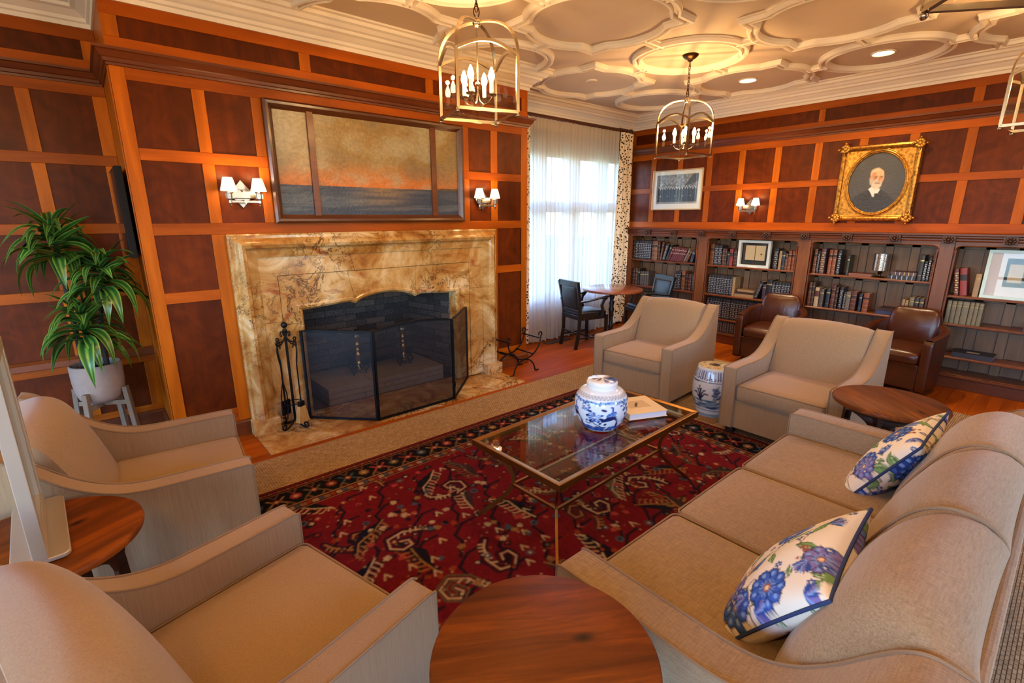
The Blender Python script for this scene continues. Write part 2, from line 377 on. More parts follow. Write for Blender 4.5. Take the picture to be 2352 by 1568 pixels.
def marble_mat():
    m, nt, b = nmat('veined_sienna_marble')
    tc = coords(nt, (1,1,1), rnd=False)
    n1 = node(nt, 'ShaderNodeTexNoise', Scale=3.0, Detail=9, Roughness=.66, Distortion=.9); nt.links.new(tc, n1.inputs['Vector'])
    r1 = ramp(nt, [(.30,(120,64,22)),(.42,(164,112,52)),(.53,(190,148,86)),(.67,(218,192,146))]); nt.links.new(n1.outputs[0], r1.inputs[0])
    # dark veins: thin band where a distorted noise crosses one half
    n2 = node(nt, 'ShaderNodeTexNoise', Scale=5.0, Detail=10, Roughness=.72, Distortion=.7); nt.links.new(tc, n2.inputs['Vector'])
    s2 = node(nt, 'ShaderNodeMath', operation='SUBTRACT'); s2.inputs[1].default_value = .5; nt.links.new(n2.outputs[0], s2.inputs[0])
    a2 = node(nt, 'ShaderNodeMath', operation='ABSOLUTE'); nt.links.new(s2.outputs[0], a2.inputs[0])
    r2 = ramp(nt, [(.0,(70,54,52)),(.007,(124,100,88)),(.020,(255,255,255))]); nt.links.new(a2.outputs[0], r2.inputs[0])
    n3 = node(nt, 'ShaderNodeTexNoise', Scale=1.3, Detail=3); nt.links.new(tc, n3.inputs['Vector'])
    r3 = ramp(nt, [(.42,(20,20,20)),(.58,(255,255,255))]); nt.links.new(n3.outputs[0], r3.inputs[0])
    mx = node(nt, 'ShaderNodeMix', data_type='RGBA', blend_type='MULTIPLY'); nt.links.new(r3.outputs[0], mx.inputs[0]); nt.links.new(r1.outputs[0], mx.inputs[6]); nt.links.new(r2.outputs[0], mx.inputs[7])
    # rusty clouds
    n4 = node(nt, 'ShaderNodeTexNoise', Scale=2.0, Detail=4, Distortion=2.0); nt.links.new(coords(nt, (1,1,2.2), rnd=False), n4.inputs['Vector'])
    r4 = ramp(nt, [(.60,(255,255,255)),(.72,(196,112,70))]); nt.links.new(n4.outputs[0], r4.inputs[0])
    m2 = node(nt, 'ShaderNodeMix', data_type='RGBA', blend_type='MULTIPLY'); m2.inputs[0].default_value = .8; nt.links.new(mx.outputs[2], m2.inputs[6]); nt.links.new(r4.outputs[0], m2.inputs[7])
    nt.links.new(m2.outputs[2], b.inputs['Base Color']); b.inputs['Roughness'].default_value = .16; b.inputs['Specular IOR Level'].default_value = .55
    return m
M['marble'] = marble_mat()

def sisal_mat():
    m, nt, b = nmat('woven_sisal'); tc = coords(nt, (1,1,1), rnd=False)
    br = node(nt, 'ShaderNodeTexBrick', Scale=1.0); br.offset = .5; nt.links.new(tc, br.inputs['Vector'])
    br.inputs['Brick Width'].default_value = .030; br.inputs['Row Height'].default_value = .0125; br.inputs['Mortar Size'].default_value = .0018; br.inputs['Mortar Smooth'].default_value = .6
    br.inputs['Color1'].default_value = L3((196,164,124)); br.inputs['Color2'].default_value = L3((178,144,104)); br.inputs['Mortar'].default_value = L3((104,76,48))
    nz = node(nt, 'ShaderNodeTexNoise', Scale=60, Detail=3); nt.links.new(tc, nz.inputs['Vector'])
    g = ramp(nt, [(.3,(190,190,190)),(.7,(255,255,255))]); nt.links.new(nz.outputs[0], g.inputs[0])
    mx = node(nt, 'ShaderNodeMix', data_type='RGBA', blend_type='MULTIPLY'); mx.inputs[0].default_value = .7; nt.links.new(br.outputs['Color'], mx.inputs[6]); nt.links.new(g.outputs[0], mx.inputs[7])
    nt.links.new(mx.outputs[2], b.inputs['Base Color']); b.inputs['Roughness'].default_value = .95; b.inputs['Specular IOR Level'].default_value = .1
    bp = node(nt, 'ShaderNodeBump', Strength=.6, Distance=.004, invert=True); nt.links.new(br.outputs['Fac'], bp.inputs['Height']); nt.links.new(bp.outputs[0], b.inputs['Normal'])
    return m
M['sisal'] = sisal_mat()

# ------------------------------------------------------------------ room shell
ZC = 2.99                     # ceiling height
XB, XR0 = 4.90, -6.40         # bookcase wall plane, left wall plane
YW, YA, YR = .74, .68, -6.80  # window wall, alcove wall, wall behind the camera
XL, XR = -1.20, 2.107         # chimney breast edges

floor = struct(box('floor', flat('sub_floor', (70,36,16), .6), XR0-.1, YR-.1, -.06, XB+.1, YW+.9, -.012))
# floor boards, each one a piece; shared meshes
bw = .085; bms = {}
def boardmesh(L):
    if L not in bms:
        bms[L] = MB().box(0, 0, -.012, L, bw-.0014, 0).mesh('floorboard'); bms[L].materials.append(M['board'])
    return bms[L]
rr = random.Random(3)
def boards(x0, x1, y0, y1):
    y = y0; k = 0
    while y < y1-1e-6:
        x = x0 - rr.choice((0,.5,1.0))
        while x < x1:
            L = rr.choice((1.5,2.0,2.5)); a = max(x, x0); e = min(x+L, x1)
            if e-a > .02:
                o = link('floorboard', boardmesh(L), None, floor); o.location = (a, y, 0); o.scale = ((e-a-.0015)/L, 1, 1)
            x += L
        y += bw
boards(-1.35, XB, -.62, YW+.02)       # strip in front of the hearth and by the window
boards(3.66, XB, -4.7, -.62)          # in front of the bookcase
box('floorboard', M['board'], XR0, YR, -.012, -1.35, YW, -.001, floor)
box('floorboard', M['board'], -1.35, YR, -.012, 3.66, -.62, -.002, floor)
box('floorboard', M['board'], 3.66, YR, -.012, XB, -4.7, 0, floor)

ceil = struct(box('ceiling', M['plaster'], XR0-.1, YR-.1, ZC, XB+.1, YW+.1, ZC+.08))

# ---- chimney breast wall with the firebox hole (opening cut between x -.33 and 1.23, below 1.02)
FX0, FX1, FZ = -.34, 1.24, 1.06
cb = MB()
cb.box(XL+.004, .012, 0, FX0, YA+.2, ZC); cb.box(FX1, .012, 0, XR-.004, YA+.2, ZC); cb.box(FX0, .012, FZ, FX1, YA+.2, ZC)
wc = struct(cb.build('wall_chimney', M['panel']))
def strip(name, mat, x0, z0, x1, z1, y0=-.0, t=.014, parent=None, bev=.002):
    return box(name, mat, x0, y0, z0, x1, y0+t, z1, parent, bevel=bev)
ST, RL, PN = 'stile', 'rail', 'panel'
Zr = [2.397, 2.016, 1.945, 1.563, 1.487, 1.112, 1.040, .226]
def stile(x0, x1, z0, z1): strip(ST, M['stile'], x0, z0, x1, z1, parent=wc)
def rail(x0, x1, z0, z1): strip(RL, M['rail'], x0, z0, x1, z1, parent=wc)
def panel(x0, x1, z0, z1): strip(PN, M['panel'], x0-.006, z0-.006, x1+.006, z1+.006, y0=.009, t=.006, parent=wc, bev=0)
# left part
stile(XL, -1.127, .12, 2.465)
rail(-1.127, 2.024, 2.397, 2.465)
for a, b in ((2.016,2.397),(1.563,1.945)):
    panel(-1.127,-.80,a,b); panel(-.728,-.455,a,b); stile(-.80,-.728,a,b); stile(-.455,-.389,a,b)
    panel(1.369,1.632,a,b); panel(1.712,2.024,a,b); stile(1.632,1.712,a,b); stile(1.29,1.369,a,b)
rail(-1.127,-.389,1.945,2.016); rail(1.29,2.024,1.945,2.016)
rail(-1.127,2.024,1.487,1.563)
stile(2.024, XR, .12, 2.465)
for x0,x1,s0,s1 in ((-1.127,-.807,-.807,-.70),(1.705,2.030,1.62,1.705)):
    panel(x0,x1,1.112,1.487); panel(x0,x1,.226,1.040); stile(s0,s1,.12,1.487); rail(x0,x1,1.04,1.112); rail(x0,x1,.12,.226)
stile(2.024, 2.030, .12, 1.487)
# frieze above the wood cornice
rail(XL, XR, 2.545, 2.621); rail(XL, XR, 2.737, 2.83)
fx = [XL, -1.122, -.10, -.024, .937, 1.01, 2.03, XR]
for i in range(0, 7, 2): stile(fx[i], fx[i+1], 2.621, 2.737)
for i in range(1, 6, 2): panel(fx[i], fx[i+1], 2.621, 2.737)
# return faces of the breast
box(ST, M['stile'], XL, .012, .12, XL+.006, YA, ZC, wc); box(ST, M['stile'], XR-.006, .012, .12, XR, YW, ZC, wc)
box(ST, M['stile'], XL-.008, .02, .12, XL, .045, 2.465, wc, bevel=.002)

# ---- alcove wall left of the breast
wa = struct(box('wall_alcove', M['panel'], XR0, YA+.012, 0, XL+.02, YA+.1, ZC))
def aw(name, mat, x0, z0, x1, z1, d=0, t=.012): box(name, mat, x0, YA+d, z0, x1, YA+d+t, z1, wa, bevel=.002 if d == 0 else 0)
avx = [(-4.63,-4.56),(-4.205,-4.135),(-3.78,-3.71),(-3.355,-3.285),(-2.93,-2.86),(-2.51,-2.44),(-2.08,-2.01),(-1.655,-1.585),(-1.275,-1.20)]
rows = [(2.40,2.02),(1.95,1.56),(1.49,1.11),(1.04,.60),(.52,.17)]
for z1, z0 in rows:
    for i in range(len(avx)-1): aw(PN, M['panel'], avx[i][1]-.005, z0-.005, avx[i+1][0]+.005, z1+.005, .009, .005)
    for a, b in avx: aw(ST, M['stile'], a, z0, b, z1)
for z0, z1 in ((2.40,2.47),(1.95,2.02),(1.49,1.56),(1.04,1.11),(.52,.60),(.12,.17)): aw(RL, M['rail'], XR0, z0, XL, z1)
aw(RL, M['rail'], XR0, 2.545, XL, 2.62); aw(RL, M['rail'], XR0, 2.737, XL, 2.83); aw(PN, M['panel'], XR0, 2.61, XL, 2.745, .009, .005)
aw(ST, M['stile'], -1.28, 2.62, XL, 2.737)
chr_ = sweep([(XR0,YA),(XL,YA)], [(-.03,.58),(-.03,.62),(-.012,.64),(0,.64),(0,.57)]).build('chair_rail', M['darkwood'], wa)

# ---- window wall with a real opening
WX0, WX1, WZ0, WZ1 = 2.42, 4.76, .53, 2.40
ww = MB()
ww.box(XR-.02, YW, 0, WX0, YW+.22, ZC); ww.box(WX1, YW, 0, XB+.3, YW+.22, ZC); ww.box(WX0, YW, 0, WX1, YW+.22, WZ0); ww.box(WX0, YW, WZ1, WX1, YW+.22, ZC)
ww = struct(ww.build('wall_window', M['plainwall']))
win = struct(bpy.data.objects.new('window_1', None)); COL.objects.link(win)
box('window_sill', M['white'], WX0-.05, YW-.05, WZ0-.04, WX1+.05, YW+.16, WZ0, win, bevel=.004)
wp = [(2.54,2.92),(3.175,3.545),(3.815,4.185),(4.42,4.70)]
edges = [WX0] + [v for p in wp for v in p] + [WX1]
for i in range(0, len(edges), 2): box('window_mullion', M['white'], edges[i], YW+.06, WZ0, edges[i+1], YW+.14, WZ1, win)
for a, b in wp:
    for z0, z1 in ((WZ0,WZ0+.06),(1.66,1.80),(WZ1-.05,WZ1)): box('window_transom', M['white'], a, YW+.07, z0, b, YW+.13, z1, win)
    for z0, z1 in ((WZ0+.06,1.66),(1.80,WZ1-.05)): box('pane', M['glass'], a, YW+.10, z0, b, YW+.104, z1, win)

# ---- bookcase wall
wb = struct(box('wall_bookcase', M['panel'], XB+.012, YR, 0, XB+.12, YW+.22, ZC))
def bwx(name, mat, y0, z0, y1, z1, d=0, t=.012): box(name, mat, XB+d, y0, z0, XB+d+t, y1, z1, wb, bevel=.002 if d == 0 else 0)
sy = [.369-.4243*i for i in range(16)]
for i, y in enumerate(sy):
    bwx(ST, M['stile'], y-.038, 1.528, y+.038, 1.925); bwx(ST, M['stile'], y-.038, 1.996, y+.038, 2.39)
    if i: 
        for z0, z1 in ((1.528,1.925),(1.996,2.39)): bwx(PN, M['panel'], y+.033, z0-.005, sy[i-1]-.033, z1+.005, .009, .005)
for z0, z1 in ((1.528,1.925),(1.996,2.39)): bwx(PN, M['panel'], .402, z0-.005, YW, z1+.005, .009, .005)
for z0, z1 in ((2.39,2.47),(1.925,1.996),(1.44,1.528),(2.545,2.61),(2.737,2.83)): bwx(RL, M['raily'], YR, z0, YW, z1)
fs = [(.70,.74),(-.46,-.39),(-1.77,-1.71),(-3.05,-2.976),(-4.33,-4.26),(-5.6,-5.53)]
for a, b in fs: bwx(ST, M['stile'], a, 2.61, b, 2.737)
for i in range(5): bwx(PN, M['panel'], fs[i+1][1]-.004, 2.605, fs[i][0]+.004, 2.742, .009, .005)

# ---- walls out of view, with the windows that light the room
def holed_wall(name, axis, pos, lo, hi, holes, t=.2):
    b = MB(); cur = lo
    def bx(a0, z0, a1, z1):
        if a1-a0 < 1e-4 or z1-z0 < 1e-4: return
        if axis == 'x': b.box(pos-t, a0, z0, pos, a1, z1)
        else: b.box(a0, pos-t, z0, a1, pos, z1)
    for a0, a1, z0, z1 in sorted(holes): bx(cur, 0, a0, ZC); bx(a0, 0, a1, z0); bx(a0, z1, a1, ZC); cur = a1
    bx(cur, 0, hi, ZC); return struct(b.build(name, M['plainwall']))
LW = [(-6.5,-4.7,.3,2.7),(-4.3,-2.5,.3,2.7),(-2.1,-.3,.3,2.7)]
RW = [(-4.8,-2.7,.3,2.7),(1.3,2.2,.6,2.5)]
holed_wall('wall_left', 'x', XR0, YR, YA+.1, LW); holed_wall('wall_rear', 'y', YR, XR0-.2, XB+.12, RW)
k = 2
for hs, ax in ((LW,'x'), (RW,'y')):
    for a0, a1, z0, z1 in hs:
        w = struct(bpy.data.objects.new('window_%d' % k, None)); COL.objects.link(w); k += 1
        def pc(n, m, p0, q0, p1, q1, d0, d1):
            if ax == 'x': box(n, m, XR0-d1, p0, q0, XR0-d0, p1, q1, w)
            else: box(n, m, p0, YR-d1, q0, p1, YR-d0, q1, w)
        for p in (a0, (a0+a1)/2-.03, a1-.06): pc('window_mullion', M['white'], p, z0, p+.06, z1, .06, .14)
        for z in (z0, 1.62, z1-.06): pc('window_transom', M['white'], a0, z, a1, z+.06, .07, .13)
# daylight enters through every opening: portals guide the sky's light
def portal(loc, rot, sx, sy):
    d = bpy.data.lights.new('daylight_portal', 'AREA'); d.shape = 'RECTANGLE'; d.size = sx; d.size_y = sy; d.cycles.is_portal = True
    o = bpy.data.objects.new('daylight_portal', d); COL.objects.link(o); o.location = loc; o.rotation_euler = rot
for a0, a1, z0, z1 in LW: portal((XR0-.21,(a0+a1)/2,(z0+z1)/2), (0,-PI/2,0), z1-z0, a1-a0)
for a0, a1, z0, z1 in RW: portal(((a0+a1)/2,YR-.21,(z0+z1)/2), (PI/2,0,0), a1-a0, z1-z0)
portal(((WX0+WX1)/2,YW+.23,(WZ0+WZ1)/2), (-PI/2,0,0), WX1-WX0, WZ1-WZ0)
struct(box('ground_outside', flat('lawn', (88,112,60), .9), -40, -40, -.5, 40, 40, -.45))

# ---- crown, wood cornice, baseboards (mitred round the breast)
CR = [(0,2.81),(.012,2.81),(.016,2.835),(.030,2.842),(.034,2.862),(.046,2.87),(.075,2.892),(.100,2.90),(.106,2.918),(.128,2.924),(.150,2.945),(.172,2.953),(.176,2.975),(.205,2.978),(.21,2.995),(0,2.995)]
inner = [(XR0,YA),(XL,YA),(XL,0),(XR,0),(XR,YW),(XB,YW),(XB,YR)]
neg = lambda pr, k=1: [(-o*k, h) for o, h in pr]
struct(sweep(inner, neg(CR)).build('trim_1', M['mould']))
WCN = [(0,2.465),(.010,2.465),(.012,2.478),(.022,2.482),(.026,2.500),(.034,2.506),(.050,2.535),(.062,2.540),(.062,2.555),(0,2.557)]
struct(sweep(inner[:4]+[(XR,.30)], neg(WCN)).build('trim_2', M['darkwood']))
struct(sweep([(XB,YW),(XB,YR)], neg(WCN)).build('trim_3', M['darkwoody']))
BS = [(0,0),(.018,0),(.018,.105),(.010,.118),(0,.122)]
for nm, pth in (('baseboard_alcove',[(XR0,YA),(XL,YA),(XL,0),(-.735,0)]),('baseboard_chimney',[(1.67,0),(XR,0),(XR,YW)]),('baseboard_window',[(XR,YW),(4.62,YW)])):
    struct(sweep(pth, neg(BS)).build(nm, M['darkwood']))

# ---- ceiling strapwork: rings and barbed quatrefoils on a chequer grid, joined by short straps
SP = [(-.044,0),(-.044,-.012),(-.038,-.016),(-.035,-.040),(-.018,-.044),(-.013,-.018),(.013,-.018),(.018,-.044),(.035,-.040),(.038,-.016),(.044,-.012),(.044,0)]
def ring(r, n=56): return [(r*math.cos(2*PI*i/n), r*math.sin(2*PI*i/n)) for i in range(n)]
def quatre(s=.445, c=.10, yy=.285, n=14):
    r = math.hypot(s-c, yy); a0 = math.atan2(yy, s-c); out = []
    for q in range(4):
        pts = [(c+r*math.cos(t), r*math.sin(t)) for t in np.linspace(-a0, a0, n)] + [(s, s)]
        out += rotpts(pts, q*PI/2)
    return out
def lobex(s=.445, c=.10, yy=.285): return c+math.hypot(s-c, yy)
SPf = lambda u, v, h: (u, v, h)
ring_me = sweep(ring(.45), SP, True).mesh('ring_moulding', smooth=30); ring_me.materials.append(M['mould'])
inn_me = None
quat_me = sweep(quatre(), SP, True).mesh('quatrefoil_moulding', smooth=30); quat_me.materials.append(M['mould'])
gx = [2.865+1.232*i for i in range(-8, 2)]; gy = [-1.29+1.148*j for j in range(-4, 2)]
lx = lobex(); 
for i, x in enumerate(gx):
    for j, y in enumerate(gy):
        isring = (i + j) % 2 == 0
        me = ring_me if isring else quat_me
        o = link('ring_moulding' if isring else 'quatrefoil_moulding', me, None, ceil); o.location = (x, y, ZC)
        ex = .45 if isring else lx; ey = ex
        if i < len(gx)-1:
            e2 = lx if isring else .45; a, b = x+ex-.01, gx[i+1]-e2+.01
            s = sweep([(a,y),(b,y)], SP).mesh('strap'); s.materials.append(M['mould']); link('strap', s, None, ceil).location = (0,0,ZC)
        if j < len(gy)-1:
            e2 = lx if isring else .45; a, b = y+ey-.01, gy[j+1]-e2+.01
            s = sweep([(x,a),(x,b)], SP).mesh('strap'); s.materials.append(M['mould']); link('strap', s, None, ceil).location = (0,0,ZC)
# ------------------------------------------------------------------ marble fireplace
fp = thing('fireplace_surround', 'veined golden marble fireplace surround with ogee arched opening', 'fireplace', (.467,0,0))
def fpart(mb, name, mat=M['marble'], **k): return mb.move((-.467,0,0)).build(name, mat, fp, **k)
ML, MR, MT = -.725, 1.66, 1.487
BOL = [(0,.012),(0,-.030),(.012,-.040),(.030,-.040),(.036,-.050),(.050,-.078),(.075,-.092),(.098,-.080),(.108,-.058),(.120,-.050),(.134,-.046),(.150,-.034),(.172,-.026),(.172,.012)]
# bolection moulding: up the left jamb, across, down the right jamb (offset runs inwards, to the right of travel)
fpart(sweep([(ML,.10),(ML,MT),(MR,MT),(MR,.10)], [(-o, h) for o, h in BOL], to3=lambda u,v,h: (u,h,v)), 'bolection_moulding', smooth=35)
for x0, x1 in ((ML-.012,ML+.18),(MR-.18,MR+.012)):
    fpart(MB().box(x0,-.105,0,x1,.012,.115), 'plinth', bevel=.004)
# ogee arch outline of the opening, x from left to right
def arch(x):
    OX0, OX1 = -.29, 1.195; c1, c2 = .165, .735
    if x < c1: t = (x-OX0)/(c1-OX0); return .925 + .004*t + .020*math.sin(PI*t*.5)**2 - .012*math.sin(PI*t)*0 + (.018*math.sin(PI*t))*0 + .0*t
    if x > c2: t = (OX1-x)/(OX1-c2); return .925 + .004*t + .020*math.sin(PI*t*.5)**2
    t = (x-c1)/(c2-c1); return .932 + .064*math.sin(PI*t)**.7 if 0 < t < 1 else .932
xs = sorted(set(list(np.linspace(-.29,.165,10)) + list(np.linspace(.165,.735,19)) + list(np.linspace(.735,1.195,10))))
top = [(x, arch(x)) for x in xs]
# field: slabs with open joints, outer ring (proud) and inner ring (sunk behind the incised line)
yo, yi = -.014, -.008
IL, IR, IT = -.422, 1.336, 1.178
def slab(poly, y, name='marble_slab'): fpart(MB().prism(poly, y, .012, 'y'), name, bevel=.0012)
g = .0012
slab([(ML+.15,.02),(IL,.02),(IL,.83-g),(ML+.15,.83-g)], yo); slab([(ML+.15,.83+g),(IL,.83+g),(IL,IT),(IL+.60-g,IT),(IL+.56-g,1.34),(ML+.15,1.34)], yo)
slab([(IL+.60+g,IT),(IR-.42-g,IT),(IR-.42-g,1.34),(IL+.56+g,1.34)], yo)
slab([(IR-.42+g,IT),(IR,IT),(IR,.92+g),(MR-.15,.92+g),(MR-.15,1.34),(IR-.42+g,1.34)], yo); slab([(IR,.02),(MR-.15,.02),(MR-.15,.92-g),(IR,.92-g)], yo)
J = .004
lt = [p for p in top if p[0] <= .165]; mt = [p for p in top if .165 <= p[0] <= .735]; rt = [p for p in top if p[0] >= .735]
slab([(IL+J,.02),(-.29,.02),(-.29,.80-g),(IL+J,.80-g)], yi); slab([(IR-J,.02),(1.195,.02),(1.195,.86-g),(IR-J,.86-g)], yi)
slab([(IL+J,.80+g),(-.29,.80+g)] + lt[:-1] + [(.165-g,lt[-1][1]),(.115-g,IT-J),(IL+J,IT-J)], yi)
slab([(.165+g,mt[0][1])] + mt[1:-1] + [(.735-g,mt[-1][1]),(.745-g,IT-J),(.115+g,IT-J)], yi)
slab([(.735+g,rt[0][1])] + rt[1:] + [(1.195,.86+g),(IR-J,.86+g),(IR-J,IT-J),(.745+g,IT-J)], yi)
# moulded lip round the opening
lip = [(-.29,.02)] + top + [(1.195,.02)]
fpart(sweep(lip, [(.016,0),(.016,-.020),(.006,-.026),(-.010,-.024),(-.026,-.004),(-.030,.10),(.0,.10)], to3=lambda u,v,h: (u,h,v)), 'opening_lip', smooth=35)

hs = thing('hearth_slab', 'veined marble hearth slab set flush into the floor', 'hearth', (.46,-.24,0))
MB().box(-1.19,-.25,-.002,-.36,.35,.008).build('marble_slab', M['marble'], hs, bevel=.001); MB().box(-.357,-.25,-.002,.56,.35,.008).build('marble_slab', M['marble'], hs, bevel=.001)
MB().box(.563,-.25,-.002,1.185,.35,.008).build('marble_slab', M['marble'], hs, bevel=.001)

# ------------------------------------------------------------------ firebox of brick
fb = struct(bpy.data.objects.new('wall_firebox', None)); COL.objects.link(fb)
soot = flat('sooty_mortar', (62,56,52), .95); 
def brick_mat():
    m, nt, b = nmat('sooty_firebrick'); oi = nt.nodes.new('ShaderNodeObjectInfo')
    r = ramp(nt, [(0,(70,62,58)),(.5,(104,92,84)),(1,(126,108,94))]); nt.links.new(oi.outputs['Random'], r.inputs[0])
    nz = node(nt, 'ShaderNodeTexNoise', Scale=140, Detail=4); nt.links.new(coords(nt), nz.inputs['Vector'])
    gg = ramp(nt, [(.38,(40,40,40)),(.62,(255,255,255))]); nt.links.new(nz.outputs[0], gg.inputs[0])
    mx = node(nt, 'ShaderNodeMix', data_type='RGBA', blend_type='MULTIPLY'); mx.inputs[0].default_value = .75; nt.links.new(r.outputs[0], mx.inputs[6]); nt.links.new(gg.outputs[0], mx.inputs[7])
    nt.links.new(mx.outputs[2], b.inputs['Base Color']); b.inputs['Roughness'].default_value = .9; return m
bm_ = brick_mat()
f0, f1, yb, yf = -.02, 1.10, .80, .10
def wallseg(p, q, h):   # mortar backing behind the brick faces
    d = (Vector(q)-Vector(p)).normalized(); nrm = Vector((-d.y, d.x)); b = MB()
    P = [Vector(p), Vector(q), Vector(q)+nrm*.05, Vector(p)+nrm*.05]
    b.prism([(v.x,v.y) for v in P], 0, h, 'z'); return b
pts = [(1.22,yf),(f1,yb),(f0,yb),(-.32,yf)]
segs = [((-.32,yf),(f0,yb)), ((f0,yb),(f1,yb)), ((f1,yb),(1.22,yf))]
brk = MB().box(0,-.006,0,.200,.03,.056).mesh('brick'); brk.materials.append(bm_)
for p, q in segs:
    wallseg(p, q, 1.06).build('mortar_bed', soot, fb)
    L = (Vector(q)-Vector(p)).length; ang = math.atan2(q[1]-p[1], q[0]-p[0]); rowz = 0.02; k = 0
    while rowz < 1.02:
        x = -.105 if k % 2 else 0.
        while x < L:
            a = max(x, 0); e = min(x+.200, L)
            if e-a > .03:
                o = link('brick', brk, None, fb); o.location = (p[0]+math.cos(ang)*a, p[1]+math.sin(ang)*a, rowz); o.rotation_euler = (0,0,ang); o.scale = ((e-a)/.200,1,1)
            x += .208
        rowz += .064; k += 1
MB().prism([(-.34,.09),(1.24,.09),(1.12,.86),(-.04,.86)], 1.02, 1.08, 'z').build('smoke_lid', soot, fb)
MB().prism([(-.34,.012),(1.24,.012),(1.12,.86),(-.04,.86)], -.01, .006, 'z').build('firebox_floor', flat('dark_brick_floor', (66,50,42), .9), fb)
# raised stone platform in the firebox: two courses of blocks
st = flat('pale_hearth_stone', (150,132,116), .85, bump=.2, bscale=18)
pf = thing('hearth_platform', 'pale stone block platform inside the firebox', 'stone platform', (.50,.42,0))
for z0, z1, cut in ((.006,.054,(.28,.72)),(.057,.104,(.45,)),(.107,.150,(.36,.8))):
    c = [0]+list(cut)+[1]
    for i in range(len(c)-1): MB().box(-.585+1.17*c[i]+.0015,-.29,z0,-.585+1.17*c[i+1]-.0015,.30,z1).build('stone_block', st, pf, bevel=.003)
# andirons
def andiron(x, y, label):
    t = thing('andiron', label, 'andiron', (x,y,.15), 0, 'brass andirons in the firebox'); br = M['nickel']
    MB().lathe([(.030,.03),(.034,.05),(.020,.07),(.016,.09),(.030,.105),(.018,.125),(.026,.16),(.030,.19),(.016,.215),(.024,.235),(.014,.255),(.026,.285),(.015,.31),(.020,.33),(.034,.345),(.046,.365),(.044,.385),(.030,.395),(.034,.405),(.020,.42),(.006,.435)], n=16).build('post', br, t, smooth=35)
    for s in (-1,1):
        sp = [(s*(.055+(.045-.032*a/7)*math.cos(PI-a)), -.03, .052+(.045-.032*a/7)*math.sin(PI-a)) for a in np.linspace(0,7,22)]
        MB().tube([(0,-.01,.045),(s*.012,-.03,.05)]+sp, .006, 6).build('scroll_foot', M['iron'], t, smooth=True)
        MB().tube([(s*.06,-.03,.0),(s*.06,-.03,.012)], .010, 8).build('foot', M['iron'], t)
    MB().tube([(0,0,.04),(0,.25,.05),(0,.25,0)], .010, 6).build('billet_bar', M['iron'], t, smooth=True)
    return t
andiron(.32,.42,'turned brass andiron with scroll feet, left one behind the screen')
andiron(.80,.42,'turned brass andiron with scroll feet, right one behind the screen')
gr = thing('fire_grate', 'dark iron log grate between the andirons', 'grate', (.56,.60,.15))
for i in range(6): MB().tube([(-.22+.088*i,-.10,.06),(-.22+.088*i,.08,.05),(-.22+.088*i,.10,.12)], .007, 6).build('grate_bar', M['iron'], gr, smooth=True)
for y in (-.06,.06): MB().tube([(-.24,y,0),(-.24,y,.05),(.24,y,.05),(.24,y,0)], .007, 6).build('grate_leg', M['iron'], gr)
logm = flat('charred_log', (58,44,36), .95, bump=.5, bscale=24)
for i, (x,y,z,a,r,L) in enumerate(((.0,-.02,.112,.1,.045,.40),(.02,.055,.110,-.08,.042,.38),(.03,.01,.185,.25,.038,.34))):
    lo = MB().tube([(-L/2,0,0),(-L/5,.012,.004),(L/5,-.006,.002),(L/2,.004,0)], [r,r*1.05,r*.97,r*.9], 10).rot('Z', a)
    o = lo.build('firewood_log', logm, None, smooth=True); o.location = (.56+x,.60+y,.15+z)
    tag(o, ('charred log at the front of the iron grate','charred log at the back of the iron grate','charred log lying on top of the grate pile')[i], 'log', 'logs on the fire grate')

# ------------------------------------------------------------------ folding fire screen
def mesh_mat():
    m = bpy.data.materials.new('black_wire_mesh'); m.use_nodes = True; nt = m.node_tree; nt.nodes.clear()
    o = nt.nodes.new('ShaderNodeOutputMaterial'); t = nt.nodes.new('ShaderNodeBsdfTransparent'); d = node(nt, 'ShaderNodeBsdfPrincipled', Roughness=.5); d.inputs['Base Color'].default_value = L3((18,20,26))
    mx = node(nt, 'ShaderNodeMixShader'); mx.inputs[0].default_value = .58
    nt.links.new(t.outputs[0], mx.inputs[1]); nt.links.new(d.outputs[0], mx.inputs[2]); nt.links.new(mx.outputs[0], o.inputs['Surface']); return m
wm = mesh_mat()
fsn = thing('fire_screen', 'black three-panel folding fire screen with wire mesh and arched centre', 'fire screen', (.46,-.25,.008))
F4 = [(-.313,-.030),(.092,-.447),(.834,-.441),(1.275,.0-.03)]
for i in range(3):
    p, q = Vector(F4[i]), Vector(F4[i+1]); L = (q-p).length; d = (q-p)/L; rise = .035 if i == 1 else 0
    tp = [(u, .735 + rise*math.sin(PI*u/L)) for u in np.linspace(.008, L-.008, 13)]
    to = lambda u, v: (p.x+d.x*u-.46, p.y+d.y*u+.25, v)
    loop = [to(.008,.012)] + [to(u,v) for u, v in tp] + [to(L-.008,.012)]
    fr = MB().tube(loop, .008, 4, True, flat=(.020,.016)).build('screen_frame', M['iron'], fsn)
    b = MB(); V = [to(u,.012) for u, _ in tp] + [to(u,v) for u, v in tp]; n = len(tp)
    b.add(V, [(k,k+1,n+k+1,n+k) for k in range(n-1)]); b.build('mesh_panel', wm, fsn)
for i in (1,2):
    for z in (.12,.60): MB().tube([(F4[i][0]-.46,F4[i][1]+.25-.014,z),(F4[i][0]-.46,F4[i][1]+.25-.014,z+.05)], .006, 8).build('hinge', M['iron'], fsn)

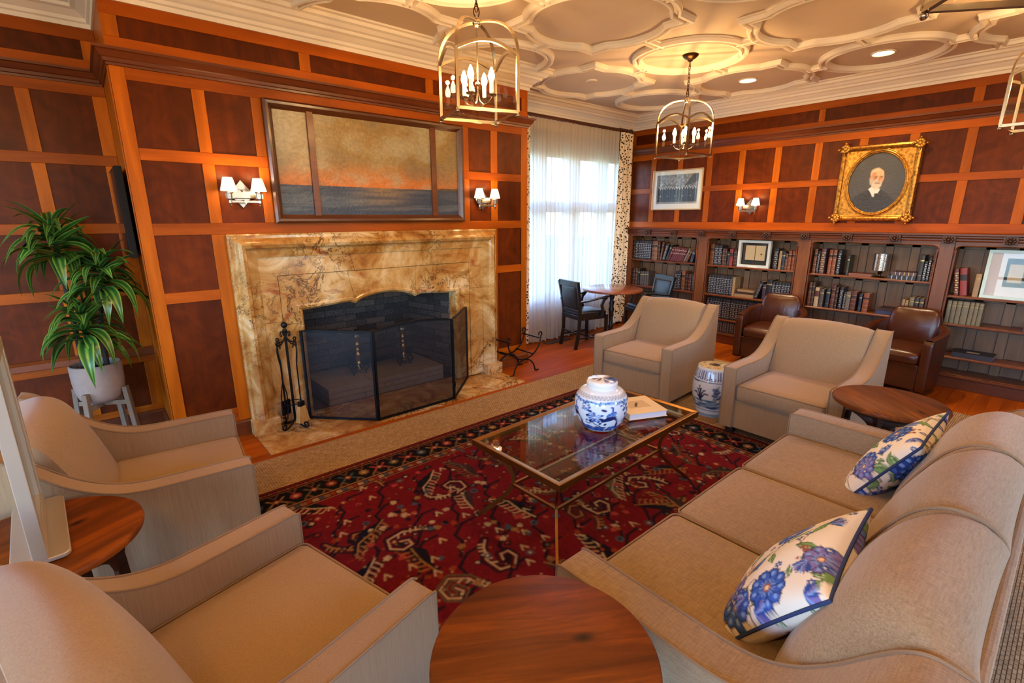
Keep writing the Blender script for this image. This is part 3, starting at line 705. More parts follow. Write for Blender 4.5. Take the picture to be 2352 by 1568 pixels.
# ------------------------------------------------------------------ fire tools on their stand
tx, ty = -.445, -.115
ts = thing('fire_tool_stand', 'black wrought iron fire tool stand with scroll arms and ball finial', 'tool stand', (tx,ty,.008))
MB().tube([(0,0,.05),(0,0,.78)], .011, 4, flat=(.016,.016)).build('post', M['iron'], ts)
MB().ball((0,0,.815), .024).build('ball_finial', M['iron'], ts, smooth='all')
MB().lathe([(.014,.76),(.018,.775),(.010,.79)], n=10).build('collar', M['iron'], ts)
def scroll(c, r0, r1, a0, turns, n=20): return [(c[0]+(r0+(r1-r0)*i/n)*math.cos(a0+turns*2*PI*i/n), c[1]+(r0+(r1-r0)*i/n)*math.sin(a0+turns*2*PI*i/n)) for i in range(n+1)]
for a in (.5, .5+PI/2, .5+PI, .5+3*PI/2):
    ca, sa = math.cos(a), math.sin(a)
    u = [(.0,.06),(.04,.03),(.08,.012)] + scroll((.105,.035),.025,.010,-PI/2,1.0,14)
    MB().tube([(ca*x,sa*x,z) for x, z in u], .007, 6).build('scroll_foot', M['iron'], ts, smooth=True)
    u = [(.0,.74),(.02,.70),(.05,.675),(.075,.675)] + scroll((.082,.692),.018,.007,-PI/2,.95,12)
    MB().tube([(ca*x,sa*x,z) for x, z in u], .005, 6).build('scroll_arm', M['iron'], ts, smooth=True)
    u = [(.012,.735)] + scroll((.035,.745),.020,.008,PI,-.9,12)
    MB().tube([(ca*x,sa*x,z) for x, z in u], .004, 6).build('curl', M['iron'], ts, smooth=True)
MB().tube([(.06*math.cos(t),.06*math.sin(t),.20) for t in np.linspace(0,2*PI,20)[:-1]], .004, 6, True).build('lower_ring', M['iron'], ts, smooth=True)
def tool(a, name, label, cat):
    o = thing(name, label, cat, (tx+.078*math.cos(a),ty+.078*math.sin(a),.10), a, 'fire tools on the stand'); 
    MB().tube([(-.018,0,.555),(-.012,0,.572),(.0,0,.579),(.012,0,.572),(.018,0,.555),(.014,0,.50),(.0,0,.42),(0,0,.10)], .0048, 6).build('shaft', M['iron'], o, smooth=True)
    return o
p = tool(.5, 'fire_poker', 'black iron poker with looped handle hanging on the tool stand', 'poker'); MB().tube([(0,0,.11),(0,0,.03),(.012,0,.0),(.03,0,.03)], [.005,.005,.004,.002], 6).build('hook_tip', M['iron'], p, smooth=True)
p = tool(.5+PI/2, 'fire_shovel', 'black iron shovel hanging behind the tool stand post', 'shovel'); MB().soft((0,0,.055),(.012,.09,.12),.006,(.004,0,0),5).build('blade', M['iron'], p, smooth=True)
p = tool(.5+PI, 'fire_tongs', 'black iron fire tongs hanging on the left of the tool stand', 'tongs')
for s in (-1,1): MB().tube([(0,0,.30),(s*.028,0,.20),(s*.026,0,.08),(s*.006,0,.0)], .0045, 6).build('jaw', M['iron'], p, smooth=True)
p = tool(.5+3*PI/2, 'hearth_brush', 'straw hearth brush hanging at the front of the tool stand', 'brush')
straw = wood('brush_straw', (150,112,58), (210,168,96), rough=.9, coat=0, axis='z', grain=60)
MB().box(-.014,-.026,.088,.014,.026,.13).build('brush_head', M['iron'], p, bevel=.004)
MB().add([(-.014,-.028,.09),(.014,-.028,.09),(.014,.028,.09),(-.014,.028,.09),(-.022,-.05,-.03),(.022,-.055,-.034),(.022,.05,-.04),(-.022,.052,-.03)],[(0,1,2,3),(4,7,6,5),(0,4,5,1),(1,5,6,2),(2,6,7,3),(3,7,4,0)]).build('bristles', straw, p)

# ------------------------------------------------------------------ iron log rack by the window
lr = thing('log_rack', 'black iron curule log rack with curled tops beside the chimney breast', 'log rack', (1.82,-.16,0))
for y in (-.13,.13):
    u = []
    for s in (-1,1):
        cur = [(s*.17+s*.0,.42)] 
    left = [(-x,z) for x, z in scroll((.205,.395),.010,.026,PI,.9,12)][::1]
    arc = [(.235*math.sin(t), .40-.24*math.cos(t)*1.0) for t in np.linspace(-1.25,1.25,18)]
    pl = [(x, z) for x, z in arc]
    curlR = [(pl[-1][0]+.0+.022*math.sin(t)+.0, pl[-1][1]+.05+.022-.022*math.cos(t)) for t in np.linspace(.3,5.2,12)]
    curlL = [(-x,z) for x, z in curlR][::-1]
    MB().tube([(x,y,z) for x, z in curlL+pl+curlR], .008, 6).build('cradle_arm', M['iron'], lr, smooth=True)
    leg = [(-.20,0),(-.165,.005)] + [(.15*math.sin(t), .155*math.cos(t)) for t in np.linspace(-1.45,1.45,14)] + [(.165,.005),(.20,0)]
    MB().tube([(x,y,max(.008,z)) for x, z in leg], .008, 6).build('leg', M['iron'], lr, smooth=True)
for x, z in ((-.20,.36),(.20,.36),(-.11,.20),(.11,.20)): MB().tube([(x,-.13,z),(x,.13,z)], .006, 4, flat=(.012,.012)).build('cross_bar', M['iron'], lr)

# ------------------------------------------------------------------ seascape over the mantel
pa = thing('seascape_painting', 'dark framed three-part sunset seascape painting over the mantel', 'painting', (.451,0,1.56))
PX = lambda x: x-.451
FRP = [(0,0),(0,-.030),(-.014,-.046),(-.030,-.044),(-.046,-.022),(-.060,-.010),(-.060,0)]
frame_d = wood('walnut_picture_frame', (58,28,12), (92,48,20), rough=.32, coat=.3, axis='x')
sweep([(-.389-.451,0),(-.389-.451,.84),(1.29-.451,.84),(1.29-.451,0)], FRP, True, to3=lambda u,v,h: (u,h,v)).build('frame', frame_d, pa)
for a, b in ((-.097,-.050),(.949,1.001)): MB().box(PX(a),-.022,.052,PX(b),0,.79).build('frame_mullion', M['darkwood'], pa, bevel=.002)
W, Hh = 420, 200
S = Paint(W, Hh, (150,120,70))
yy = S.Y/Hh; xx = S.X/W                     # y up from bottom
sky = np.zeros((Hh,W,3)); 
def mixc(a, b, t): return a*(1-t[...,None]) + b*t[...,None]
rng = np.random.RandomState(5)
def fbm(w, h, sx, sy, seed):
    out = np.zeros((h,w)); 
    for o in range(4):
        q = Paint(w, h, (255,255,255)); q.a[:] = .5; r = np.random.RandomState(seed+o); gx_, gy_ = max(2,int(sx*2**o)), max(2,int(sy*2**o))
        g = r.rand(gy_+2, gx_+2); X = q.X/w*gx_; Y = q.Y/h*gy_; x0 = X.astype(int); y0 = Y.astype(int); fx, fy = X-x0, Y-y0
        fx = fx*fx*(3-2*fx); fy = fy*fy*(3-2*fy)
        out += (g[y0,x0]*(1-fy)*(1-fx)+g[y0,x0+1]*(1-fy)*fx+g[y0+1,x0]*fy*(1-fx)+g[y0+1,x0+1]*fy*fx)/2**o
    return out/1.875
nA = fbm(W,Hh,5,4,1); nB = fbm(W,Hh,4,30,9)
hor = .30
skyc = mixc(lin((206,112,28))[None,None], lin((146,116,62))[None,None], np.clip((yy-hor)/.28,0,1))
skyc = mixc(skyc, lin((168,160,128))[None,None], np.clip((nA-.47)*5,0,1)*.7)
skyc = mixc(skyc, lin((120,108,84))[None,None], np.clip((.47-nA)*6,0,1)*.55)
skyc = mixc(skyc, lin((178,172,150))[None,None], np.clip(.30-xx,0,.3)/.3*np.clip((yy-hor)*2,0,1))
seac = mixc(lin((46,60,84))[None,None], lin((92,102,112))[None,None], np.clip((nB-.42)*2.4,0,1))
glow = np.exp(-((xx-.55)/.16)**2)*np.clip(1-(hor-yy)/.3,0,1)
seac = mixc(seac, lin((150,110,50))[None,None], np.clip(glow*(nB*1.6-.35),0,1)*.9)
S.a = np.where((yy > hor)[...,None], skyc, seac)
hill = hor + .02*np.clip((xx-.80)/.08,0,1)*(.6+.8*fbm(W,Hh,14,1,4)); S.a[(yy > hor-.004) & (yy < hill)] = lin((84,62,38))
def canvas_mat():
    m = colattr('oil_on_canvas', .42, coat=0, bump=.9, bscale=55, spec=.5); return m
M['oil'] = canvas_mat()
S.a *= (.62+.55*fbm(W,Hh,90,60,31))[...,None]
z0, z1 = .052, .785
for a, b in ((-.333,-.094),(-.053,.952),(.998,1.231)):
    def fn(U, V, a=a, b=b): return (PX(a)+U*(b-a), 0*U-.006, z0+V*(z1-z0))
    nu, nv = max(20,int((b-a)*200)), 150
    U, V = np.meshgrid(np.linspace(0,1,nu+1), np.linspace(0,1,nv+1))
    link('canvas', gridmesh('canvas', nu, nv, fn, S.samp((a+U*(b-a)+.333)/1.564, V)), M['oil'], pa)
MB().box(PX(-.36),-.004,.03,PX(1.26),0,.81).build('backing_board', M['ebony'], pa)

# ------------------------------------------------------------------ wall sconces
shade_m = bpy.data.materials.new('pleated_fabric_shade'); shade_m.use_nodes = True
_b = shade_m.node_tree.nodes['Principled BSDF']; _b.inputs['Base Color'].default_value = L3((248,240,226)); _b.inputs['Roughness'].default_value = .8
_b.inputs['Emission Color'].default_value = (1,.90,.76,1); _b.inputs['Emission Strength'].default_value = .75
def sconce(loc, rot, label):
    """local: wall behind at y=0, room towards -y"""
    t = thing('wall_sconce', label, 'sconce', loc, rot, 'twin-shade wall sconces'); nk = M['chrome']
    MB().prism([(0,-.095),(.078,0),(0,.095),(-.078,0)], -.010, 0, 'y').build('diamond_backplate', nk, t, bevel=.002)
    MB().prism([(-.075,-.030),(-.09,0),(-.075,.030),(.075,.030),(.09,0),(.075,-.030)], -.024, -.010, 'y').build('oval_plate', nk, t, bevel=.004)
    MB().ball((0,-.028,.022), .008).build('mounting_knob', nk, t, smooth='all')
    MB().tube([(0,-.02,-.045),(0,-.075,-.05)], .008, 8).build('stem', nk, t)
    MB().tube([(-.092,-.085,-.052),(.092,-.085,-.052)], .009, 4, flat=(.016,.012)).build('cross_arm', nk, t, bevel=.002)
    MB().prism([(-.013,-.052),(0,-.036),(.013,-.052),(0,-.070)], -.098, -.090, 'y').build('centre_stud', nk, t)
    for s in (-1,1):
        x = s*.092
        MB().lathe([(.003,-.088),(.008,-.078),(.005,-.070),(.011,-.062),(.011,-.044),(.006,-.038)], (x,-.085,0), 10).build('drop_finial', nk, t, smooth=35)
        c = MB().lathe([(.010,-.04),(.018,-.034),(.020,.0),(.025,.004),(.025,.009),(.006,.010)], (x,-.085,0), 8).build('candle_cup', nk, t)
        for q in range(8):
            a = q*PI/4; MB().cbox((x+.0205*math.cos(a),-.085+.0205*math.sin(a),-.016), (.006,.006,.032)).build('cup_flute', nk, c)
        MB().lathe([(.007,.008),(.007,.022)], (x,-.085,0), 8).build('socket', nk, t)
        n = 48; V = []; F = []; z0, z1, r0, r1 = .018, .104, .050, .029
        for z, r in ((z0,r0),(z0+.006,r0-.001),(z1-.006,r1+.001),(z1,r1)):
            for k in range(n): a = 2*PI*k/n; w = r*(1+(.035 if k % 2 else -.02)*(0 if z in (z0,z1) else 1)); V.append((x+w*math.cos(a),-.085+w*math.sin(a),z))
        for i in range(3):
            for k in range(n): F.append((i*n+k,i*n+(k+1)%n,(i+1)*n+(k+1)%n,(i+1)*n+k))
        MB().add(V,F).build('pleated_shade', shade_m, t)
        MB().ball((x,-.085,.055), .012, 10, (1,1,1.6)).build('bulb', M['bulb'], t, smooth='all')
        lamp('bulb_light', t, (x,-.085,.10), 1.4, .02); lamp('bulb_light', t, (x,-.085,.012), 1.2, .02)
    return t
sconce((-.588,0,1.757), 0, 'chrome twin-shade wall sconce left of the seascape painting')
sconce((1.515,0,1.757), 0, 'chrome twin-shade wall sconce right of the seascape, beside the curtain')
sconce((XB,-1.075,1.715), -PI/2, 'chrome twin-shade wall sconce above the bookcase, left of the gold portrait')

# ------------------------------------------------------------------ lanterns
def lantern(loc, rot, label, zb, S=.345):
    """loc at the canopy on the ceiling; zb is the height of the lantern's bottom"""
    t = thing('hanging_lantern', label, 'lantern', loc, rot, 'arched glass lanterns with candle lights'); nk = M['nickel']; z0 = zb-loc[2]; h = S/2
    MB().lathe([(.012,-.055),(.022,-.05),(.022,-.042),(.045,-.03),(.066,-.014),(.070,-.004),(.064,0)], n=28).build('canopy', M['bronze'], t, smooth=40)
    zs, zh = z0+.285, z0+.475
    n = max(2, int(round((-.055-(zh+.055))/.034))); 
    for i in range(n):
        z = -.055 - (i+.5)*((-.055-(zh+.055))/n); L = .024
        pts = [(.009*math.cos(a), 0, z+L*math.sin(a)) for a in np.linspace(0,2*PI,14)[:-1]]
        if i % 2: pts = [(0,p[0],p[2]) for p in pts]
        MB().tube(pts, .0028, 6, True).build('chain_link', M['bronze'], t, smooth=True)
    MB().tube([(.016*math.cos(a),0,zh+.05+.028*math.sin(a)) for a in np.linspace(0,2*PI,16)[:-1]], .0035, 6, True).build('hanging_loop', M['bronze'], t, smooth=True)
    MB().lathe([(.006,zh+.012),(.012,zh+.018),(.008,zh+.026),(.010,zh+.032),(.004,zh+.036)], n=12).build('loop_stem', nk, t, smooth=True)
    MB().ball((0,0,zh-.004), .024, 16).build('hub_ball', nk, t, smooth='all')
    MB().tube([(0,0,zh-.02),(0,0,z0+.10)], .0045, 8).build('centre_rod', nk, t)
    MB().ball((0,0,z0+.165), .014).build('rod_knop', nk, t, smooth='all')
    for sx in (-1,1):
        for sy_ in (-1,1):
            MB().tube([(sx*h,sy_*h,z0),(sx*h,sy_*h,zs)], .007, 4, flat=(.016,.016)).build('corner_post', nk, t)
            MB().ball((sx*h,sy_*h,z0-.016), .011).build('ball_foot', nk, t, smooth='all')
            arc = [(sx*h*math.cos(a)**.75 if math.cos(a) > 1e-6 else 0, 0, zs+(zh-zs)*math.sin(a)**.85) for a in np.linspace(0,PI/2,14)]
            MB().tube([(p[0],p[0]*sx*sy_,p[2]) for p in arc], .006, 4, flat=(.016,.008)).build('hoop_arm', nk, t, smooth=True)
    for k in range(4):
        R = rz(k*PI/2)
        MB().tube([R((-h,-h,z0)),R((h,-h,z0))], .007, 4, flat=(.016,.016)).build('bottom_rail', nk, t)
        ar = [(x, -h, zs+.055*math.cos(x/h*PI/2)) for x in np.linspace(-h,h,13)]
        MB().tube([R(p) for p in ar], .006, 4, flat=(.015,.015)).build('arched_rail', nk, t, smooth=True)
        V = [R((p[0]*.985,-h,z0+.004)) for p in ar] + [R((p[0]*.985,-h,p[2]-.004)) for p in ar]; m = len(ar)
        MB().add(V, [(i,i+1,m+i+1,m+i) for i in range(m-1)]).build('glass_pane', M['lanternglass'], t)
    for k in range(4):
        a = k*PI/2+PI/4; ca, sa = math.cos(a), math.sin(a); R_ = .086
        MB().tube([(ca*x,sa*x,z) for x, z in ((.004,z0+.115),(.012,z0+.075),(.035,z0+.055),(.062,z0+.062),(R_,z0+.085),(R_,z0+.098))], .0038, 6).build('candle_arm', nk, t, smooth=True)
        MB().lathe([(.006,z0+.092),(.026,z0+.097),(.030,z0+.103),(.012,z0+.104),(.013,z0+.112),(.006,z0+.113)], (ca*R_,sa*R_,0), 14).build('bobeche', nk, t, smooth=True)
        MB().lathe([(.0115,z0+.108),(.0115,z0+.172)], (ca*R_,sa*R_,0), 10).build('candle_sleeve', M['candle'], t)
        MB().lathe([(.006,z0+.168),(.016,z0+.184),(.019,z0+.198),(.013,z0+.220),(.003,z0+.242)], (ca*R_,sa*R_,0), 10).build('candle_bulb', M['bulb'], t, smooth='all')
        lamp('bulb_light', t, (ca*R_,sa*R_,z0+.258), 7.0, .012)
    return t
lantern((.365,-1.49,ZC), math.radians(-18), 'glass lantern hanging in front of the chimney breast', 2.165)
lantern((2.875,-1.30,ZC), math.radians(-7), 'glass lantern hanging before the bookcase wall near the window', 2.147)
lantern((.366,-3.748,ZC), math.radians(-50), 'glass lantern whose lower corner hangs into the top right of the picture', 2.15)
lantern((3.07,-3.61,ZC), math.radians(-4), 'glass lantern cut off by the right edge of the picture', 2.135)
lantern((-2.16,-1.60,ZC), math.radians(-12), 'glass lantern left of the picture, over the alcove side of the room', 2.15)
lantern((-2.16,-3.85,ZC), math.radians(-12), 'glass lantern behind the left edge of the picture', 2.15)
# recessed downlights and ceiling discs
dl = flat('lit_downlight', (255,245,225), .5, emis=(1,.86,.62), es=14)
for (x,y), lb in (((4.08,-1.262),'lit recessed downlight in the quatrefoil beside the hanging lantern'),((4.10,-2.43),'lit recessed downlight in the ring above the gold portrait')):
    t = thing('downlight', lb, 'downlight', (x,y,ZC), 0, 'recessed ceiling downlights')
    MB().lathe([(.070,0),(.092,-.002),(.094,-.010),(.082,-.014),(.072,-.004),(.070,0)], n=32, cap=False).build('trim_ring', M['mould'], t, smooth=40)
    MB().lathe([(.071,-.001),(.071,-.003)], n=28).build('lens', dl, t)
    d = bpy.data.lights.new('downlight_beam','SPOT'); d.energy = 60*LAMP; d.color = (1,.72,.42); d.spot_size = math.radians(140); d.spot_blend = .8; d.shadow_soft_size = .05
    o = bpy.data.objects.new('downlight_beam', d); COL.objects.link(o); o.parent = t; o.location = (0,0,-.02)
for (x,y), lb in (((2.854,-.178),'flat round ceiling disc in the quatrefoil near the window'),((.43,-.64),'flat round ceiling disc above the chimney breast')):
    t = thing('ceiling_disc', lb, 'ceiling disc', (x,y,ZC)); MB().lathe([(.030,-.012),(.050,-.010),(.054,0)], n=28).build('cover', M['plaster'], t, smooth=40); MB().lathe([(.046,-.012),(.058,-.008),(.062,0)], n=28, cap=False).build('rim', M['mould'], t, smooth=40)
# ------------------------------------------------------------------ built-in bookcase, four bays
CX0, CX1 = 4.62, 4.895            # front face, back
bays = [(.735,.475,-.575,-.70,'by the curtain'),(-.70,-.705,-1.785,-1.91,'behind the left tub chair'),(-1.91,-1.915,-3.005,-3.11,'with the small lamp'),(-3.11,-3.115,-4.21,-4.33,'at the right edge of the picture')]
shelfz = [(1.00,.617,.31),(.995,.620,.31),(.985,.617,.31),(.878,.612,.298)]
cs = M['case']; dkbead = flat('dark_panel_bead', (40,20,10), .5)
def bay(i):
    ya, y0, y1, yb_, wh = bays[i]
    t = thing('bookcase', 'built-in oak bookcase bay %s' % wh, 'bookcase', (CX0,(ya+yb_)/2,0), 0, 'built-in bookcase bays'); oy = (ya+yb_)/2
    def p(name, mat, x0, ya_, z0, x1, yb2, z1, bev=.002): return box(name, mat, x0-CX0, ya_-oy, z0, x1-CX0, yb2-oy, z1, t, bevel=bev)
    # face frame: stiles and a head with rounded inner corners
    if i == 0: p('stile', cs, CX0, ya, .02, CX0+.03, y0, 1.36)
    p('stile', cs, CX0, y1, .02, CX0+.03, yb_, 1.36)
    p('stile_bead', M['darkwood'], CX0-.006, y0-.004, .13, CX0+.02, y0-.018, 1.30, .003); p('stile_bead', M['darkwood'], CX0-.006, y1+.018, .13, CX0+.02, y1+.004, 1.30, .003)
    r = .055; arc0 = [(y0-r+r*math.cos(a), 1.335-r+r*math.sin(a)) for a in np.linspace(0, PI/2, 7)]; arc1 = [(y1+r-r*math.cos(a), 1.335-r+r*math.sin(a)) for a in np.linspace(PI/2, 0, 7)]
    outl = [(y0,1.27)] + arc0 + arc1 + [(y1,1.27),(y1,1.36),(y0,1.36)]
    MB().prism([(y-oy,z) for y, z in outl], .0, .03, 'x').build('head', cs, t)
    bead = [(0-.004, y-oy, z) for y, z in [(y0,1.27)]+arc0+arc1+[(y1,1.27)]]
    MB().tube(bead, .005, 6).build('head_bead', M['darkwood'], t, smooth=True)
    p('cabinet_side', cs, CX0+.03, y1-.02, .02, CX1, y1, 1.36, 0)
    p('cabinet_side', cs, CX0+.03, y0, .02, CX1, ya, 1.36, 0)
    p('back_board', M['caseback'], CX1-.012, y0, .02, CX1, y1, 1.36, 0)
    # back panelling: stiles with sunk panels between
    n = 5; w = (y0-y1)/n
    for k in range(n+1):
        yc = y1 + k*w; p('back_stile', M['caseback'], CX1-.020, max(y1,yc-.035), .02, CX1-.012, min(y0,yc+.035), 1.36, .0015)
    zz = [1.36]+list(shelfz[i])+[.13]
    for a, b in zip(zz[:-1], zz[1:]): p('back_rail', M['caseback'], CX1-.020, y0, a-.065, CX1-.012, y1, a, .0015)
    for a, b in zip(zz[:-1], zz[1:]):
        for k in range(n):
            p0, p1 = y1+k*w+.037, y1+(k+1)*w-.037; q0, q1 = b+.003, a-.067
            MB().tube([(CX1-.019-CX0,p0-oy,q0),(CX1-.019-CX0,p1-oy,q0),(CX1-.019-CX0,p1-oy,q1),(CX1-.019-CX0,p0-oy,q1)], .004, 4, True).build('panel_bead', dkbead, t)
    for z in shelfz[i]:
        s = p('shelf', cs, CX0+.012, y0, z-.020, CX1-.015, y1, z, .003); p('shelf_nosing', M['darkwood'], CX0+.004, y0, z-.021, CX0+.016, y1, z-.004, .004)
    p('bottom_shelf', cs, CX0+.012, y0, .10, CX1-.012, y1, .13, .003); p('plinth_board', M['darkwoody'], CX0-.012, ya, 0, CX0+.012, yb_, .105, .003)
    p('plinth_cap', M['darkwoody'], CX0-.024, ya, .105, CX0+.02, yb_, .128, .005)
    return t
for i in range(4): bay(i)
co = thing('bookcase_cornice', 'long carved oak cornice with rosettes along the top of the bookcase', 'cornice', (CX0,-1.8,1.35))
TP = [(0,0),(.012,0),(.012,.020),(.020,.026),(.012,.032),(.012,.044),(.020,.050),(.012,.056),(.012,.068),(.030,.076),(.030,.092),(0,.098)]
sweep([(0,.735+1.8),(0,-4.33+1.8)], [(-o, h) for o, h in TP]).build('reeded_moulding', M['darkwoody'], co)
MB().box(-.0,-2.53,.085,.275,2.535,.098).build('ledge_board', M['raily'], co, bevel=.003); MB().box(0,-2.53,0,.02,2.535,.09).build('frieze_board', M['raily'], co)
def rosette():
    b = MB().box(-.032,-.038,.008,-.010,.038,.066)
    for k in range(8):
        a = k*PI/4; b.ball((-.036,.022*math.cos(a),.037+.019*math.sin(a)), .011, 8, (.9,1,.9))
    b.ball((-.040,0,.037), .011, 8); return b.mesh('rosette', smooth=50)
rm = rosette(); rm.transform(Matrix.Translation((0,0,.037)) @ Matrix.Scale(1.22,4) @ Matrix.Translation((0,0,-.037))); rm.materials.append(flat('carved_rosette_wood', (62,28,10), .45))
for k in range(12): o = link('rosette', rm, None, co); o.location = (0, .19-.4068*k+1.8, 0)

# ------------------------------------------------------------------ books
bk = {'dkbrown':(58,32,20),'rib':(40,34,36),'brown':(98,52,24),'tan2':(128,70,36),'black':(26,24,26),'maroon':(92,26,30),'grey':(104,96,84),'navy':(36,46,66),'greybrown':(82,70,64),'redbrown':(88,40,28),
      'red':(140,44,38),'tan':(158,126,84),'orange':(134,66,34),'purple':(62,42,52),'bigmaroon':(88,58,64),'green':(52,58,44),'dkgrey':(54,48,48),'cream':(180,156,120),'navydk':(40,42,52),'olive':(122,108,78),'redrib':(108,40,34)}
names = {'dkbrown':'dark brown','rib':'ribbed black','brown':'brown','tan2':'russet','black':'black','maroon':'maroon','grey':'grey','navy':'navy','greybrown':'grey-brown','redbrown':'red-brown','red':'red','tan':'tan','orange':'orange-brown','purple':'dark purple','bigmaroon':'large plum','green':'dark green','dkgrey':'charcoal','cream':'cream','navydk':'dark navy','olive':'olive-tan','redrib':'ribbed dark red'}
page = flat('page_edges', (206,186,150), .9)
cover = {k: flat('cover_'+k, c, .42, bump=.15, bscale=40) for k, c in bk.items()}
gilt = flat('gilt_band', (190,160,96), .35, metal=.7); silver = flat('silver_band', (176,172,172), .35, metal=.6); paper = flat('paper_label', (196,180,150), .8); clay = flat('dark_label', (40,20,18), .5)
rb = random.Random(11)
